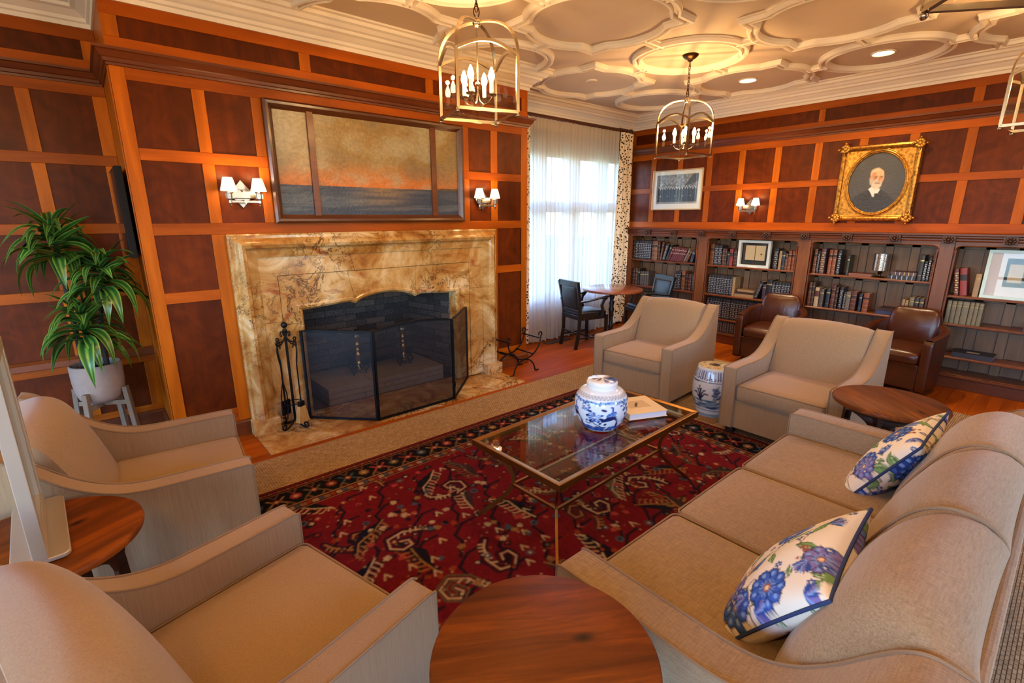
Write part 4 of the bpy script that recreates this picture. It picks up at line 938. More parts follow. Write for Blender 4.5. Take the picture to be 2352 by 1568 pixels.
ROWS = {
    '1a': [(0.477, 0.438, 0.266, 0.001, 'dkbrown'), (0.434, 0.383, 0.262, -0.001, 'rib'), (0.38, 0.346, 0.263, -0.001, 'rib'), (0.344, 0.313, 0.265, -0.002, 'rib'), (0.313, 0.283, 0.264, -0.002, 'rib'), (0.283, 0.252, 0.264, -0.003, 'rib'), (0.252, 0.222, 0.264, -0.003, 'rib'), (0.222, 0.192, 0.263, -0.003, 'rib'), (0.192, 0.162, 0.263, -0.003, 'rib'), (0.15, 0.11, 0.262, -0.001, 'brown'), (0.11, 0.055, 0.265, 0.002, 'tan2'), (0.045, 0.016, 0.255, 0.021, 'dkbrown'), (0.013, -0.016, 0.257, 0.035, 'brown'), (-0.023, -0.064, 0.237, 0.058, 'rib'), (-0.077, -0.109, 0.23, 0.072, 'black'), (-0.112, -0.146, 0.199, 0.073, 'maroon'), (-0.146, -0.18, 0.197, 0.073, 'maroon'), (-0.18, -0.213, 0.195, 0.073, 'maroon'), (-0.214, -0.247, 0.193, 0.072, 'maroon'), (-0.248, -0.28, 0.191, 0.071, 'maroon'), (-0.281, -0.313, 0.189, 0.07, 'maroon'), (-0.314, -0.346, 0.187, 0.07, 'maroon'), (-0.35, -0.379, 0.182, 0.075, 'grey'), (-0.384, -0.416, 0.165, 0.07, 'brown'), (-0.45, -0.491, 0.167, 0.041, 'navy'), (-0.542, -0.565, 0.162, -0.006, 'dkbrown')],
    '1b': [(0.466, 0.41, 0.241, -0.001, 'dkbrown'), (0.407, 0.366, 0.244, -0.002, 'brown'), (0.363, 0.328, 0.241, 0.002, 'black'), (0.323, 0.288, 0.205, 0.001, 'greybrown'), (0.286, 0.251, 0.208, -0.001, 'greybrown'), (0.249, 0.214, 0.211, -0.001, 'greybrown'), (0.212, 0.177, 0.214, -0.002, 'greybrown'), (-0.25, -0.287, 0.25, 0.012, 'rib'), (-0.29, -0.339, 0.254, 0.007, 'rib'), (-0.353, -0.404, 0.264, -0.001, 'tan2'), (-0.409, -0.441, 0.232, 0.0, 'dkbrown'), (-0.449, -0.494, 0.229, -0.006, 'redbrown'), (-0.505, -0.544, 0.245, -0.016, 'rib')],
    '2a': [(-0.726, -0.78, 0.264, -0.011, 'brown'), (-0.788, -0.834, 0.249, -0.012, 'rib'), (-0.837, -0.885, 0.251, -0.014, 'rib'), (-0.895, -0.924, 0.212, -0.012, 'redbrown'), (-0.926, -0.953, 0.211, -0.012, 'dkbrown'), (-0.956, -0.984, 0.178, -0.009, 'black'), (-0.987, -1.031, 0.211, -0.016, 'red'), (-1.04, -1.08, 0.207, -0.019, 'dkbrown'), (-1.52, -1.565, 0.24, -0.03, 'rib'), (-1.575, -1.605, 0.214, -0.029, 'tan'), (-1.609, -1.644, 0.206, -0.03, 'navy'), (-1.649, -1.677, 0.19, -0.024, 'brown'), (-1.679, -1.714, 0.223, -0.024, 'orange'), (-1.716, -1.747, 0.224, -0.025, 'orange'), (-1.749, -1.778, 0.226, -0.026, 'orange')],
    '2b': [(-0.737, -0.773, 0.248, -0.011, 'rib'), (-0.774, -0.81, 0.248, -0.012, 'rib'), (-0.811, -0.846, 0.247, -0.013, 'rib'), (-0.847, -0.882, 0.247, -0.013, 'rib'), (-0.883, -0.918, 0.246, -0.014, 'rib'), (-0.918, -0.953, 0.246, -0.013, 'rib'), (-0.954, -0.988, 0.244, -0.014, 'rib'), (-0.989, -1.023, 0.245, -0.014, 'rib'), (-1.023, -1.057, 0.243, -0.014, 'rib'), (-1.061, -1.096, 0.238, -0.012, 'tan'), (-1.346, -1.38, 0.221, 0.063, 'rib'), (-1.436, -1.477, 0.187, -0.016, 'purple'), (-1.48, -1.54, 0.244, -0.021, 'black'), (-1.542, -1.575, 0.227, -0.026, 'rib'), (-1.576, -1.609, 0.226, -0.026, 'rib'), (-1.61, -1.643, 0.227, -0.026, 'rib'), (-1.644, -1.677, 0.226, -0.026, 'rib'), (-1.678, -1.71, 0.226, -0.027, 'rib'), (-1.711, -1.743, 0.227, -0.027, 'rib'), (-1.744, -1.775, 0.226, -0.028, 'rib')],
    '2c': [(-.748-.0352*i, -.782-.0352*i, .255, 0, 'rib') for i in range(22)],
    '2d': [(-.80-.0315*i, -.830-.0315*i, .150, 0, 'rib') for i in range(14)],
    '3a': [(-1.943, -1.976, 0.265, -0.022, 'brown'), (-1.981, -2.005, 0.243, -0.023, 'rib'), (-2.01, -2.056, 0.272, -0.023, 'bigmaroon'), (-2.089, -2.123, 0.264, -0.025, 'orange'), (-2.128, -2.164, 0.267, -0.021, 'tan2'), (-2.173, -2.205, 0.266, -0.022, 'rib'), (-2.268, -2.29, 0.211, -0.016, 'green'), (-2.874, -2.908, 0.249, -0.025, 'dkgrey'), (-2.912, -2.938, 0.194, -0.026, 'rib'), (-2.942, -2.964, 0.234, -0.029, 'rib'), (-2.968, -2.994, 0.265, -0.03, 'brown')],
    '3b': [(-1.936, -1.97, 0.262, -0.02, 'brown'), (-1.971, -2.001, 0.269, -0.022, 'dkbrown'), (-2.006, -2.049, 0.214, -0.014, 'cream'), (-2.058, -2.098, 0.199, -0.012, 'greybrown'), (-2.118, -2.157, 0.211, -0.017, 'navydk'), (-2.167, -2.206, 0.256, -0.022, 'redbrown'), (-2.209, -2.234, 0.238, -0.019, 'dkbrown'), (-2.247, -2.28, 0.24, -0.021, 'rib'), (-2.286, -2.311, 0.195, -0.016, 'rib'), (-2.313, -2.354, 0.197, -0.018, 'grey'), (-2.357, -2.408, 0.204, -0.017, 'redbrown'), (-2.431, -2.459, 0.186, -0.022, 'navy'), (-2.468, -2.519, 0.195, -0.014, 'orange'), (-2.798, -2.822, 0.175, -0.024, 'tan'), (-2.824, -2.850, 0.17, -0.023, 'tan'), (-2.853, -2.892, 0.203, -0.028, 'olive'), (-2.896, -2.930, 0.202, -0.028, 'dkgrey'), (-2.934, -2.970, 0.203, -0.027, 'greybrown'), (-2.973, -2.997, 0.212, -0.026, 'redbrown')],
    '4a': [(-3.17, -3.205, 0.248, -0.035, 'redrib'), (-3.212, -3.263, 0.257, -0.036, 'red'), (-3.296, -3.337, 0.21, 0.0, 'tan')],
    '4b': [(-3.142, -3.174, 0.214, -0.02, 'olive'), (-3.176, -3.211, 0.212, -0.02, 'olive'), (-3.213, -3.249, 0.215, -0.017, 'olive'), (-3.251, -3.299, 0.214, -0.016, 'olive'), (-3.301, -3.333, 0.214, -0.013, 'olive'), (-3.334, -3.364, 0.214, -0.010, 'olive'), (-3.365, -3.397, 0.212, -0.005, 'olive')],
}
rz_ = {'1a':(0,0),'1b':(0,1),'2a':(1,0),'2b':(1,1),'2c':(1,2),'2d':(1,3),'3a':(2,0),'3b':(2,1),'4a':(3,0),'4b':(3,1)}
baynm = ['curtain bay','display box bay','lamp bay','far right bay']
shnm = ['top shelf','second shelf','third shelf','bottom shelf']
ordn = ['first','second','third','fourth','fifth','sixth','seventh','eighth','ninth','tenth','eleventh','twelfth','thirteenth','fourteenth','fifteenth','sixteenth','seventeenth','eighteenth','nineteenth','twentieth','twenty-first','twenty-second','twenty-third','twenty-fourth','twenty-fifth','twenty-sixth']
def book(w, h, d, kind, label, group):
    """upright book: spine towards -x, width in y, height z; origin at the bottom, spine centre"""
    t = thing('book', label, 'book', (0,0,0), 0, group); m = cover[kind]; w2 = w/2
    MB().box(.003,-w2+.003,.003,d-.003,w2-.003,h-.004).build('pages', page, t)
    c = MB().box(0,-w2,0,d,-w2+.0025,h).box(0,w2-.0025,0,d,w2,h)
    sp = [(-.004*math.cos(a)-.0, w2*math.sin(a)) for a in np.linspace(-PI/2, PI/2, 7)]
    c.prism([(.003,-w2)]+[(x-.001,y) for x, y in sp]+[(.003,w2)], 0, h, 'z'); c.build('cover', m, t)
    def band(z, hh, mat, pr=.0018): MB().prism([(0,-w2-.0002)]+[(x-.001-pr,y*1.01) for x, y in sp]+[(0,w2+.0002)], z, z+hh, 'z').build('spine_band', mat, t)
    if kind in ('rib','redrib','bigmaroon'):
        for k in range(5): band(h*(.10+.18*k), h*.022, silver if kind == 'rib' else gilt)
        for k in range(4): MB().cbox((-.0062, 0, h*(.20+.18*k)), (.0016, w*.42, h*.05)).build('spine_tool_mark', silver if kind == 'rib' else gilt, t)
    elif kind == 'maroon': band(h*.80, h*.03, paper, .0006); band(h*.56, h*.03, paper, .0006)
    elif kind in ('brown','tan2','orange','redbrown','dkbrown'):
        for k in range(4): band(h*(.14+.22*k), h*.012, gilt)
        band(h*.70, h*.10, clay, .0006)
    elif kind == 'cream': band(h*.52, h*.30, cover['redbrown'], .0008)
    elif kind in ('red',): band(h*.55, h*.22, clay, .0008)
    elif kind in ('olive','tan'): band(h*.78, h*.02, gilt, .0006); band(h*.90, h*.01, gilt, .0006)
    elif kind in ('green','dkgrey','black','greybrown','grey','navy','navydk','purple'): band(h*.76, h*.05, paper if kind == 'green' else gilt, .0006); band(h*.2, h*.01, gilt, .0006)
    return t
for key, row in ROWS.items():
    bi, si = rz_[key]; z = (list(shelfz[bi])+[.13])[si]; cnt = {}
    for y0, y1, h, lean, kind in row:
        cnt[kind] = cnt.get(kind, 0)+1
    seen = {}
    for y0, y1, h, lean, kind in row:
        seen[kind] = seen.get(kind, 0)+1; w = (y0-y1)-.0012
        if abs(lean) < .034: lean = 0
        nm = names[kind]; lb = '%s book on the %s of the %s' % (nm, shnm[si], baynm[bi])
        if cnt[kind] > 1: lb = '%s of %d %s books on the %s, %s' % (ordn[seen[kind]-1], cnt[kind], nm, shnm[si], baynm[bi])
        ang = math.asin(max(-.9, min(.9, lean/h))); w_e = w*math.cos(ang) if ang else w
        hh = h/math.cos(ang) - (abs(w*math.sin(ang)) if ang else 0)
        t = book(w_e, hh, .15 if kind != 'bigmaroon' else .18, kind, lb, 'books on the %s, %s' % (shnm[si], baynm[bi]))
        dz = abs(w_e/2*math.sin(ang)); t.location = (CX0+.040+rb.uniform(0,.010), (y0+y1)/2, z+.0008+dz); t.rotation_euler = (ang, 0, 0)
# books lying flat
def flatbook(x, y, z, L, d, th, kind, label, rot=0, spine=True):
    t = thing('book', label, 'book', (x,y,z), rot, None)
    MB().box(.004,-L/2+.004,.003,d,L/2-.004,th-.003).build('pages', page, t)
    MB().box(0,-L/2,0,d+.003,L/2,.003).box(0,-L/2,th-.003,d+.003,L/2,th).box(-.002,-L/2,0,.003,L/2,th).build('cover', cover[kind] if isinstance(kind, str) else kind, t)
    if spine:
        for k in range(5): MB().box(-.0034,-L/2+L*(.1+.18*k),0,.0,-L/2+L*(.1+.18*k)+.006,th).build('spine_band', silver if kind == 'rib' else gilt, t)
    return t
flatbook(4.66,-1.22,.621,.235,.16,.040,'tan','lowest tan book of the flat stack on the second shelf',spine=False); flatbook(4.66,-1.225,.662,.23,.155,.026,'dkbrown','middle book of the flat stack on the second shelf',.03,False); flatbook(4.66,-1.23,.689,.20,.15,.026,'tan','top tan book of the flat stack on the second shelf',-.04,False)
flatbook(4.68,-2.395,.986,.20,.15,.028,'tan2','flat brown book lying left of the small shelf lamp',.05,False)
flatbook(4.66,-2.752,.986,.225,.17,.038,'rib','silver-banded book lying flat right of the small shelf lamp'); flatbook(4.67,-2.765,1.025,.20,.16,.034,'bigmaroon','plum book lying on top of the silver-banded flat book')
bluebox = flat('blue_cloth_cover', (52,64,104), .7)
flatbook(4.66,-2.690,.618,.185,.17,.036,bluebox,'blue book lying flat on the second shelf of the lamp bay',spine=False); flatbook(4.665,-2.695,.655,.170,.16,.028,'dkbrown','patterned brown book lying on the flat blue book',-.04,False)
dk = flat('dark_album_cover', (46,44,52), .5); t = flatbook(4.66,-3.395,.299,.29,.20,.044,dk,'large dark album with pale page edges lying on the lowest shelf',spine=False)
box('cover_label', paper, .06, -.04, .044, .11, .05, .0446, t)
flatbook(4.66,-3.72,.613,.09,.12,.05,bluebox,'small blue box at the right edge of the second shelf',spine=False)
# ------------------------------------------------------------------ display box, lamp, certificate
db = thing('display_frame', 'white glazed display box holding an open book on the top shelf', 'display frame', (4.655,-1.283,.996)); wf = flat('pale_frame_paint', (206,212,206), .5)
sweep([(-.19,0),(-.19,.325),(.19,.325),(.19,0)], [(0,0),(0,-.05),(-.030,-.05),(-.030,0)], True, to3=lambda u,v,h: (h+.05,-u,v)).build('frame', wf, db, bevel=.001)
MB().box(.075,-.17,.02,.08,.17,.30).build('mount_board', flat('dark_mount', (52,54,58), .8), db); MB().box(.010,-.165,.025,.012,.165,.30).build('glass_pane', M['glass'], db)
for s in (-1,1): MB().box(.045,s*.004 if s > 0 else -.118,.085,.062,.118 if s > 0 else -.004,.262).build('open_page', flat('old_page', (214,190,150), .8), db, bevel=.002)
MB().lathe([(.010,0),(.010,.001)], n=16).rot('Y', -PI/2).move((.044,-.075,.16)).build('page_emblem', flat('ink', (70,50,38), .8), db)
box('caption_card', M['white'], -.005, -.06, 0, .0, .05, .012, db)
tl = thing('table_lamp', 'small shelf lamp with a mercury glass drum shade on the top shelf', 'lamp', (4.735,-2.555,.986))
def merc():
    m, nt, b = nmat('mercury_glass'); v = node(nt, 'ShaderNodeTexVoronoi', Scale=90); nt.links.new(coords(nt), v.inputs['Vector'])
    r = ramp(nt, [(.1,(90,76,68)),(.5,(190,176,164))]); nt.links.new(v.outputs['Distance'], r.inputs[0]); nt.links.new(r.outputs[0], b.inputs['Base Color']); b.inputs['Metallic'].default_value = .85; b.inputs['Roughness'].default_value = .22; return m
MB().lathe([(.066,.068),(.072,.070),(.072,.238),(.070,.238),(.070,.072)], n=32, cap=False).build('drum_shade', merc(), tl, smooth=40)
MB().lathe([(.040,0),(.042,.006),(.014,.012),(.010,.03),(.022,.045),(.018,.058),(.008,.068),(.008,.11)], n=20).build('lamp_base', M['bronze'], tl, smooth=40)
MB().box(-.07,-.002,.07,.07,.002,.073).build('shade_spider', M['bronze'], tl)
ce = thing('framed_certificate', 'white framed certificate under glass leaning on the far right shelf', 'picture frame', (4.66,-3.56,.879)); 
tilt = .07
def tl_(mb): return mb.rot('Y', tilt)
tl_(sweep([(-.215,0),(-.215,.43),(.215,.43),(.215,0)], [(0,.018),(0,0),(-.026,0),(-.026,.018)], True, to3=lambda u,v,h: (h,-u,v))).build('frame', flat('celadon_frame', (196,220,212), .4), ce, bevel=.001)
tl_(MB().box(.012,-.20,.015,.016,.20,.415)).build('mount_board', flat('pale_mount', (214,206,214), .8), ce)
tl_(MB().box(.0108,-.10,.11,.0118,.085,.36)).build('dark_mat', flat('dark_mat', (40,48,54), .8), ce); tl_(MB().box(.0098,-.03,.15,.0106,.062,.31)).build('certificate_sheet', flat('certificate_paper', (186,160,128), .8), ce)
tl_(MB().box(.006,-.192,.024,.008,.192,.408)).build('glass_pane', thinglass('picture_glass', (250,252,250), .012), ce)

# ------------------------------------------------------------------ pictures on the panelling
def rectframe(name, w, h, prof, mat, parent): return sweep([(-w/2,-h/2),(-w/2,h/2),(w/2,h/2),(w/2,-h/2)], prof, True, to3=lambda u,v,hh: (hh,-u,v)).build(name, mat, parent)
ph = thing('group_photograph', 'framed black and white group photograph of people in robes', 'photograph', (XB-.002,-.030,1.960))
rectframe('frame', .765, .535, [(0,0),(0,-.022),(-.010,-.024),(-.014,-.010),(-.014,0)], flat('thin_oak_frame', (196,164,120), .5), ph)
MB().box(-.008,-.37,-.255,0,.37,.255).build('mount', M['white'], ph)
G = Paint(190,120,(132,130,128)); G.a *= .5+1.0*fbm(190,120,12,8,3)[...,None]
gr_ = random.Random(2)
for k in range(90): G.ell(gr_.uniform(10,180), gr_.uniform(70,118), gr_.uniform(2,7), gr_.uniform(2,5), gr_.choice([(150,148,146),(60,58,58),(190,188,186),(96,94,92)]), gr_.uniform(0,3), .6)
G.poly([(120,60),(190,90),(190,118),(165,118)], (70,68,66)); G.poly([(0,0),(190,0),(190,14),(0,10)], (150,148,144))
for rowi in range(2):
    for k in range(15):
        x = 14+k*11.6+rowi*5-gr_.random()*3; y = 66-rowi*0+(6 if rowi == 0 else 0)+gr_.uniform(-2,2)
        G.poly([(x-6,8),(x-6.5,y-14),(x-4,y-5),(x+4,y-5),(x+6.5,y-14),(x+6,8)], (26,25,26) if (k+rowi) % 3 else (42,41,42)); G.line([(x,10),(x,y-8)], .6, (90,88,88)); G.ell(x, y, 3.2, 4.2, (186,178,170)); G.ell(x, y+3.2, 3.4, 2.0, (50,46,44))
        G.poly([(x-1.6,y-4),(x+1.6,y-4),(x,y-9)], (210,208,205))
        if k % 3 == 0: G.ell(x+3, 32, 2, 2, (190,184,178))
U, V = np.meshgrid(np.linspace(0,1,191), np.linspace(0,1,121))
link('print', gridmesh('print', 190, 120, lambda U, V: (0*U-.0092, .318-U*.636, -.185+V*.39), G.samp(U,V)), colattr('photo_print', .4), ph)
MB().box(-.012,-.368,-.253,-.011,.368,.253).build('glass_pane', M['glass'], ph)

po = thing('oval_portrait', 'ornate gold frame with an oval oil portrait of a bearded man in a dark suit', 'portrait', (XB-.004,-2.350,1.935))
def gold_mat():
    m, nt, b = nmat('antique_gilding'); nz = node(nt, 'ShaderNodeTexNoise', Scale=40, Detail=5); nt.links.new(coords(nt), nz.inputs['Vector'])
    r = ramp(nt, [(.3,(104,66,20)),(.6,(196,140,56))]); nt.links.new(nz.outputs[0], r.inputs[0]); nt.links.new(r.outputs[0], b.inputs['Base Color']); b.inputs['Metallic'].default_value = .75; b.inputs['Roughness'].default_value = .38
    bp = node(nt, 'ShaderNodeBump', Strength=.5, Distance=.004); nt.links.new(nz.outputs[0], bp.inputs['Height']); nt.links.new(bp.outputs[0], b.inputs['Normal']); return m
gold = gold_mat(); pw, phh = .69, .765
rectframe('frame_rail', pw, phh, [(0,0),(0,-.035),(-.010,-.055),(-.026,-.060),(-.040,-.052),(-.046,-.036),(-.058,-.030),(-.058,0)], gold, po)
# spandrel plate with an oval hole
n = 64; ov = [(.262*math.cos(2*PI*k/n), .318*math.sin(2*PI*k/n)) for k in range(n)]
def sq(a, w=pw/2-.045, h=phh/2-.045):
    c, s = math.cos(a), math.sin(a); k = min(w/abs(c) if abs(c) > 1e-9 else 9, h/abs(s) if abs(s) > 1e-9 else 9); return (c*k, s*k)
V = [(-.030,-x,z) for x, z in ov] + [(-.030,-sq(2*PI*k/n)[0],sq(2*PI*k/n)[1]) for k in range(n)]
MB().add(V, [(k,(k+1)%n,n+(k+1)%n,n+k) for k in range(n)]).build('spandrel_plate', gold, po)
for r_, off, tk in ((1.0,-.034,.010),(.955,-.028,.008),(1.05,-.032,.006)): MB().tube([(off,-x*r_,z*r_) for x, z in ov], tk, 8, True).build('oval_moulding', gold, po, smooth=True)
crn = MB()
for a in range(9):
    t_ = a*.7; crn.ball((-.060,.030*math.cos(t_)*(1 if a else 0),.030*math.sin(t_)*(1 if a else 0)), .020 if a else .024, 8, (.7,1,1))
crn.ball((-.055,.055,.0), .016, 8); crn.ball((-.055,0,.055), .016, 8); crn.ball((-.055,-.055,0), .014, 8); crn.ball((-.055,0,-.055), .014, 8)
cm = crn.mesh('corner_ornament', smooth='all'); cm.materials.append(gold)
for sx in (-1,1):
    for sz in (-1,1): o = link('corner_ornament', cm, None, po); o.location = (0,sx*(pw/2-.030),sz*(phh/2-.030))
Q = Paint(130,160,(58,60,66)); 
Q.a *= (.75+.5*fbm(130,160,5,6,21))[...,None]
Q.poly([(8,0),(12,34),(28,52),(52,64),(78,62),(100,46),(116,26),(120,0)], (36,40,52)); Q.poly([(50,64),(58,72),(76,64),(70,48),(62,44)], (206,204,204)); Q.poly([(64,54),(72,54),(74,40),(67,36)], (26,28,36))
Q.poly([(52,62),(62,44),(40,30)], (30,33,44)); Q.poly([(76,62),(70,44),(86,34)], (28,31,42))
Q.ell(65,92,15,22,(196,142,104)); Q.ell(64,103,14.5,12,(206,160,122)); Q.ell(58,96,5,14,(150,100,72),0,.6); Q.ell(52,90,3.5,6,(184,120,92))
Q.ell(66,76,11,12,(188,176,160)); Q.ell(68,81,8,4,(172,158,142)); Q.ell(54,84,4,9,(170,158,146)); Q.line([(60,95),(66,96)],1.2,(90,62,50)); Q.line([(71,96),(77,95)],1.2,(90,62,50)); Q.ell(63,92.5,2,1.3,(50,38,34)); Q.ell(74,92.5,1.8,1.3,(50,38,34))
Q.line([(70,94),(72,86),(69,85)],1.2,(170,108,80)); Q.line([(63,79),(73,79)],1.0,(130,80,68)); Q.ell(60,112,10,5,(222,184,150),.3,.6)
def ovf(U, V):
    r = V*.255; a = U*2*PI; return (0*U-.020, -r*np.cos(a), r*1.21*np.sin(a))
U, V = np.meshgrid(np.linspace(0,1,97), np.linspace(0,1,49)); X_, Y_, Z_ = ovf(U, V)
link('painted_canvas', gridmesh('painted_canvas', 96, 48, ovf, Q.samp(.5-Y_/.52, .5+Z_/.63)), M['oil'], po)
# ------------------------------------------------------------------ curtains
def sheer_mat():
    m = bpy.data.materials.new('sheer_voile'); m.use_nodes = True; nt = m.node_tree; nt.nodes.clear(); o = nt.nodes.new('ShaderNodeOutputMaterial')
    t = nt.nodes.new('ShaderNodeBsdfTransparent'); tr = nt.nodes.new('ShaderNodeBsdfTranslucent'); d = nt.nodes.new('ShaderNodeBsdfDiffuse')
    tr.inputs['Color'].default_value = L3((236,230,220)); d.inputs['Color'].default_value = L3((228,220,206))
    a = node(nt, 'ShaderNodeMixShader'); a.inputs[0].default_value = .5; nt.links.new(tr.outputs[0], a.inputs[1]); nt.links.new(d.outputs[0], a.inputs[2])
    b = node(nt, 'ShaderNodeMixShader'); b.inputs[0].default_value = .86; nt.links.new(t.outputs[0], b.inputs[1]); nt.links.new(a.outputs[0], b.inputs[2]); nt.links.new(b.outputs[0], o.inputs['Surface']); return m
def spots_mat():
    m, nt, b = nmat('dalmatian_spot_cotton'); v = node(nt, 'ShaderNodeTexVoronoi', Scale=30, Randomness=.8); nt.links.new(coords(nt, (1,1,1)), v.inputs['Vector'])
    r = ramp(nt, [(.0,(58,48,44)),(.34,(60,48,44)),(.39,(236,222,198))]); nt.links.new(v.outputs['Distance'], r.inputs[0]); nt.links.new(r.outputs[0], b.inputs['Base Color']); b.inputs['Roughness'].default_value = .9
    return m
SH, SPT = sheer_mat(), spots_mat()
def drape(name, x0, x1, mat, label, yb, zt, zb, folds, amp, taper=0, y2=0):
    def fn(U, V):
        x = x0+(x1-x0)*U + taper*(1-V)*(U-.5); ph = 2*PI*folds*U; a = amp*(1.0-.45*V)
        return (x + .3*a*np.sin(2*ph+1), yb + a*np.sin(ph+.5*np.sin(3*U+2)) + a*.35*np.sin(2.3*ph+V*1.5) + y2*(1-V), zb+(zt-zb)*V + (1-V)*.010*np.sin(ph*.7))
    t = thing(name, label, 'curtain', ((x0+x1)/2, yb, zb)); me = gridmesh(name, int(folds*16), 26, fn); me.transform(Matrix.Translation((-(x0+x1)/2,-yb,-zb)))
    link('curtain_cloth', me, mat, t)
    def hd(U, V):
        x, y, z = fn(U, 1-.045*(1-V)); return (x, y-.004, z)
    me = gridmesh('heading', int(folds*16), 2, hd); me.transform(Matrix.Translation((-(x0+x1)/2,-yb,-zb))); link('pleat_heading', me, mat, t)
    return t
drape('sheer_curtain', 2.70, 3.475, SH, 'left white sheer curtain panel in front of the window', .60, 2.738, .012, 11, .022, .05, -.03)
drape('sheer_curtain', 3.465, 4.375, SH, 'right white sheer curtain panel in front of the window', .61, 2.738, .012, 12, .022, .05, -.03)
drape('spotted_drape', 4.37, 4.66, SPT, 'full height spotted drape between the sheer curtain and the bookcase', .565, 2.73, .045, 3.5, .030, .10)
drape('spotted_drape', 2.38, 2.685, SPT, 'narrow sliver of spotted drape beside the chimney breast', .575, 2.73, .02, 3.5, .028)
rod = thing('curtain_rod', 'dark wooden curtain rod with rings above the window', 'curtain rod', (3.4,.62,2.765))
MB().tube([(-1.27,0,0),(1.22,0,0)], .020, 14).build('pole', frame_d, rod, smooth=40)
MB().lathe([(.022,0),(.030,.008),(.022,.02),(.034,.04),(.026,.06),(.012,.068)], n=16).rot('Y', PI/2).move((1.22,0,0)).build('finial', frame_d, rod, smooth=40)
for i in range(4): MB().tube([(1.00+.055*i,.027*math.cos(a),.027*math.sin(a)-.004) for a in np.linspace(0,2*PI,18)[:-1]], .006, 8, True).build('ring', frame_d, rod, smooth=True)
MB().box(1.15,.0,-.03,1.19,.12,.01).build('bracket', frame_d, rod, bevel=.003)
tag(box('floor_vent', M['ebony'], 2.86, .40, .0005, 3.30, .50, .006), 'dark floor vent grille under the sheer curtain', 'vent')

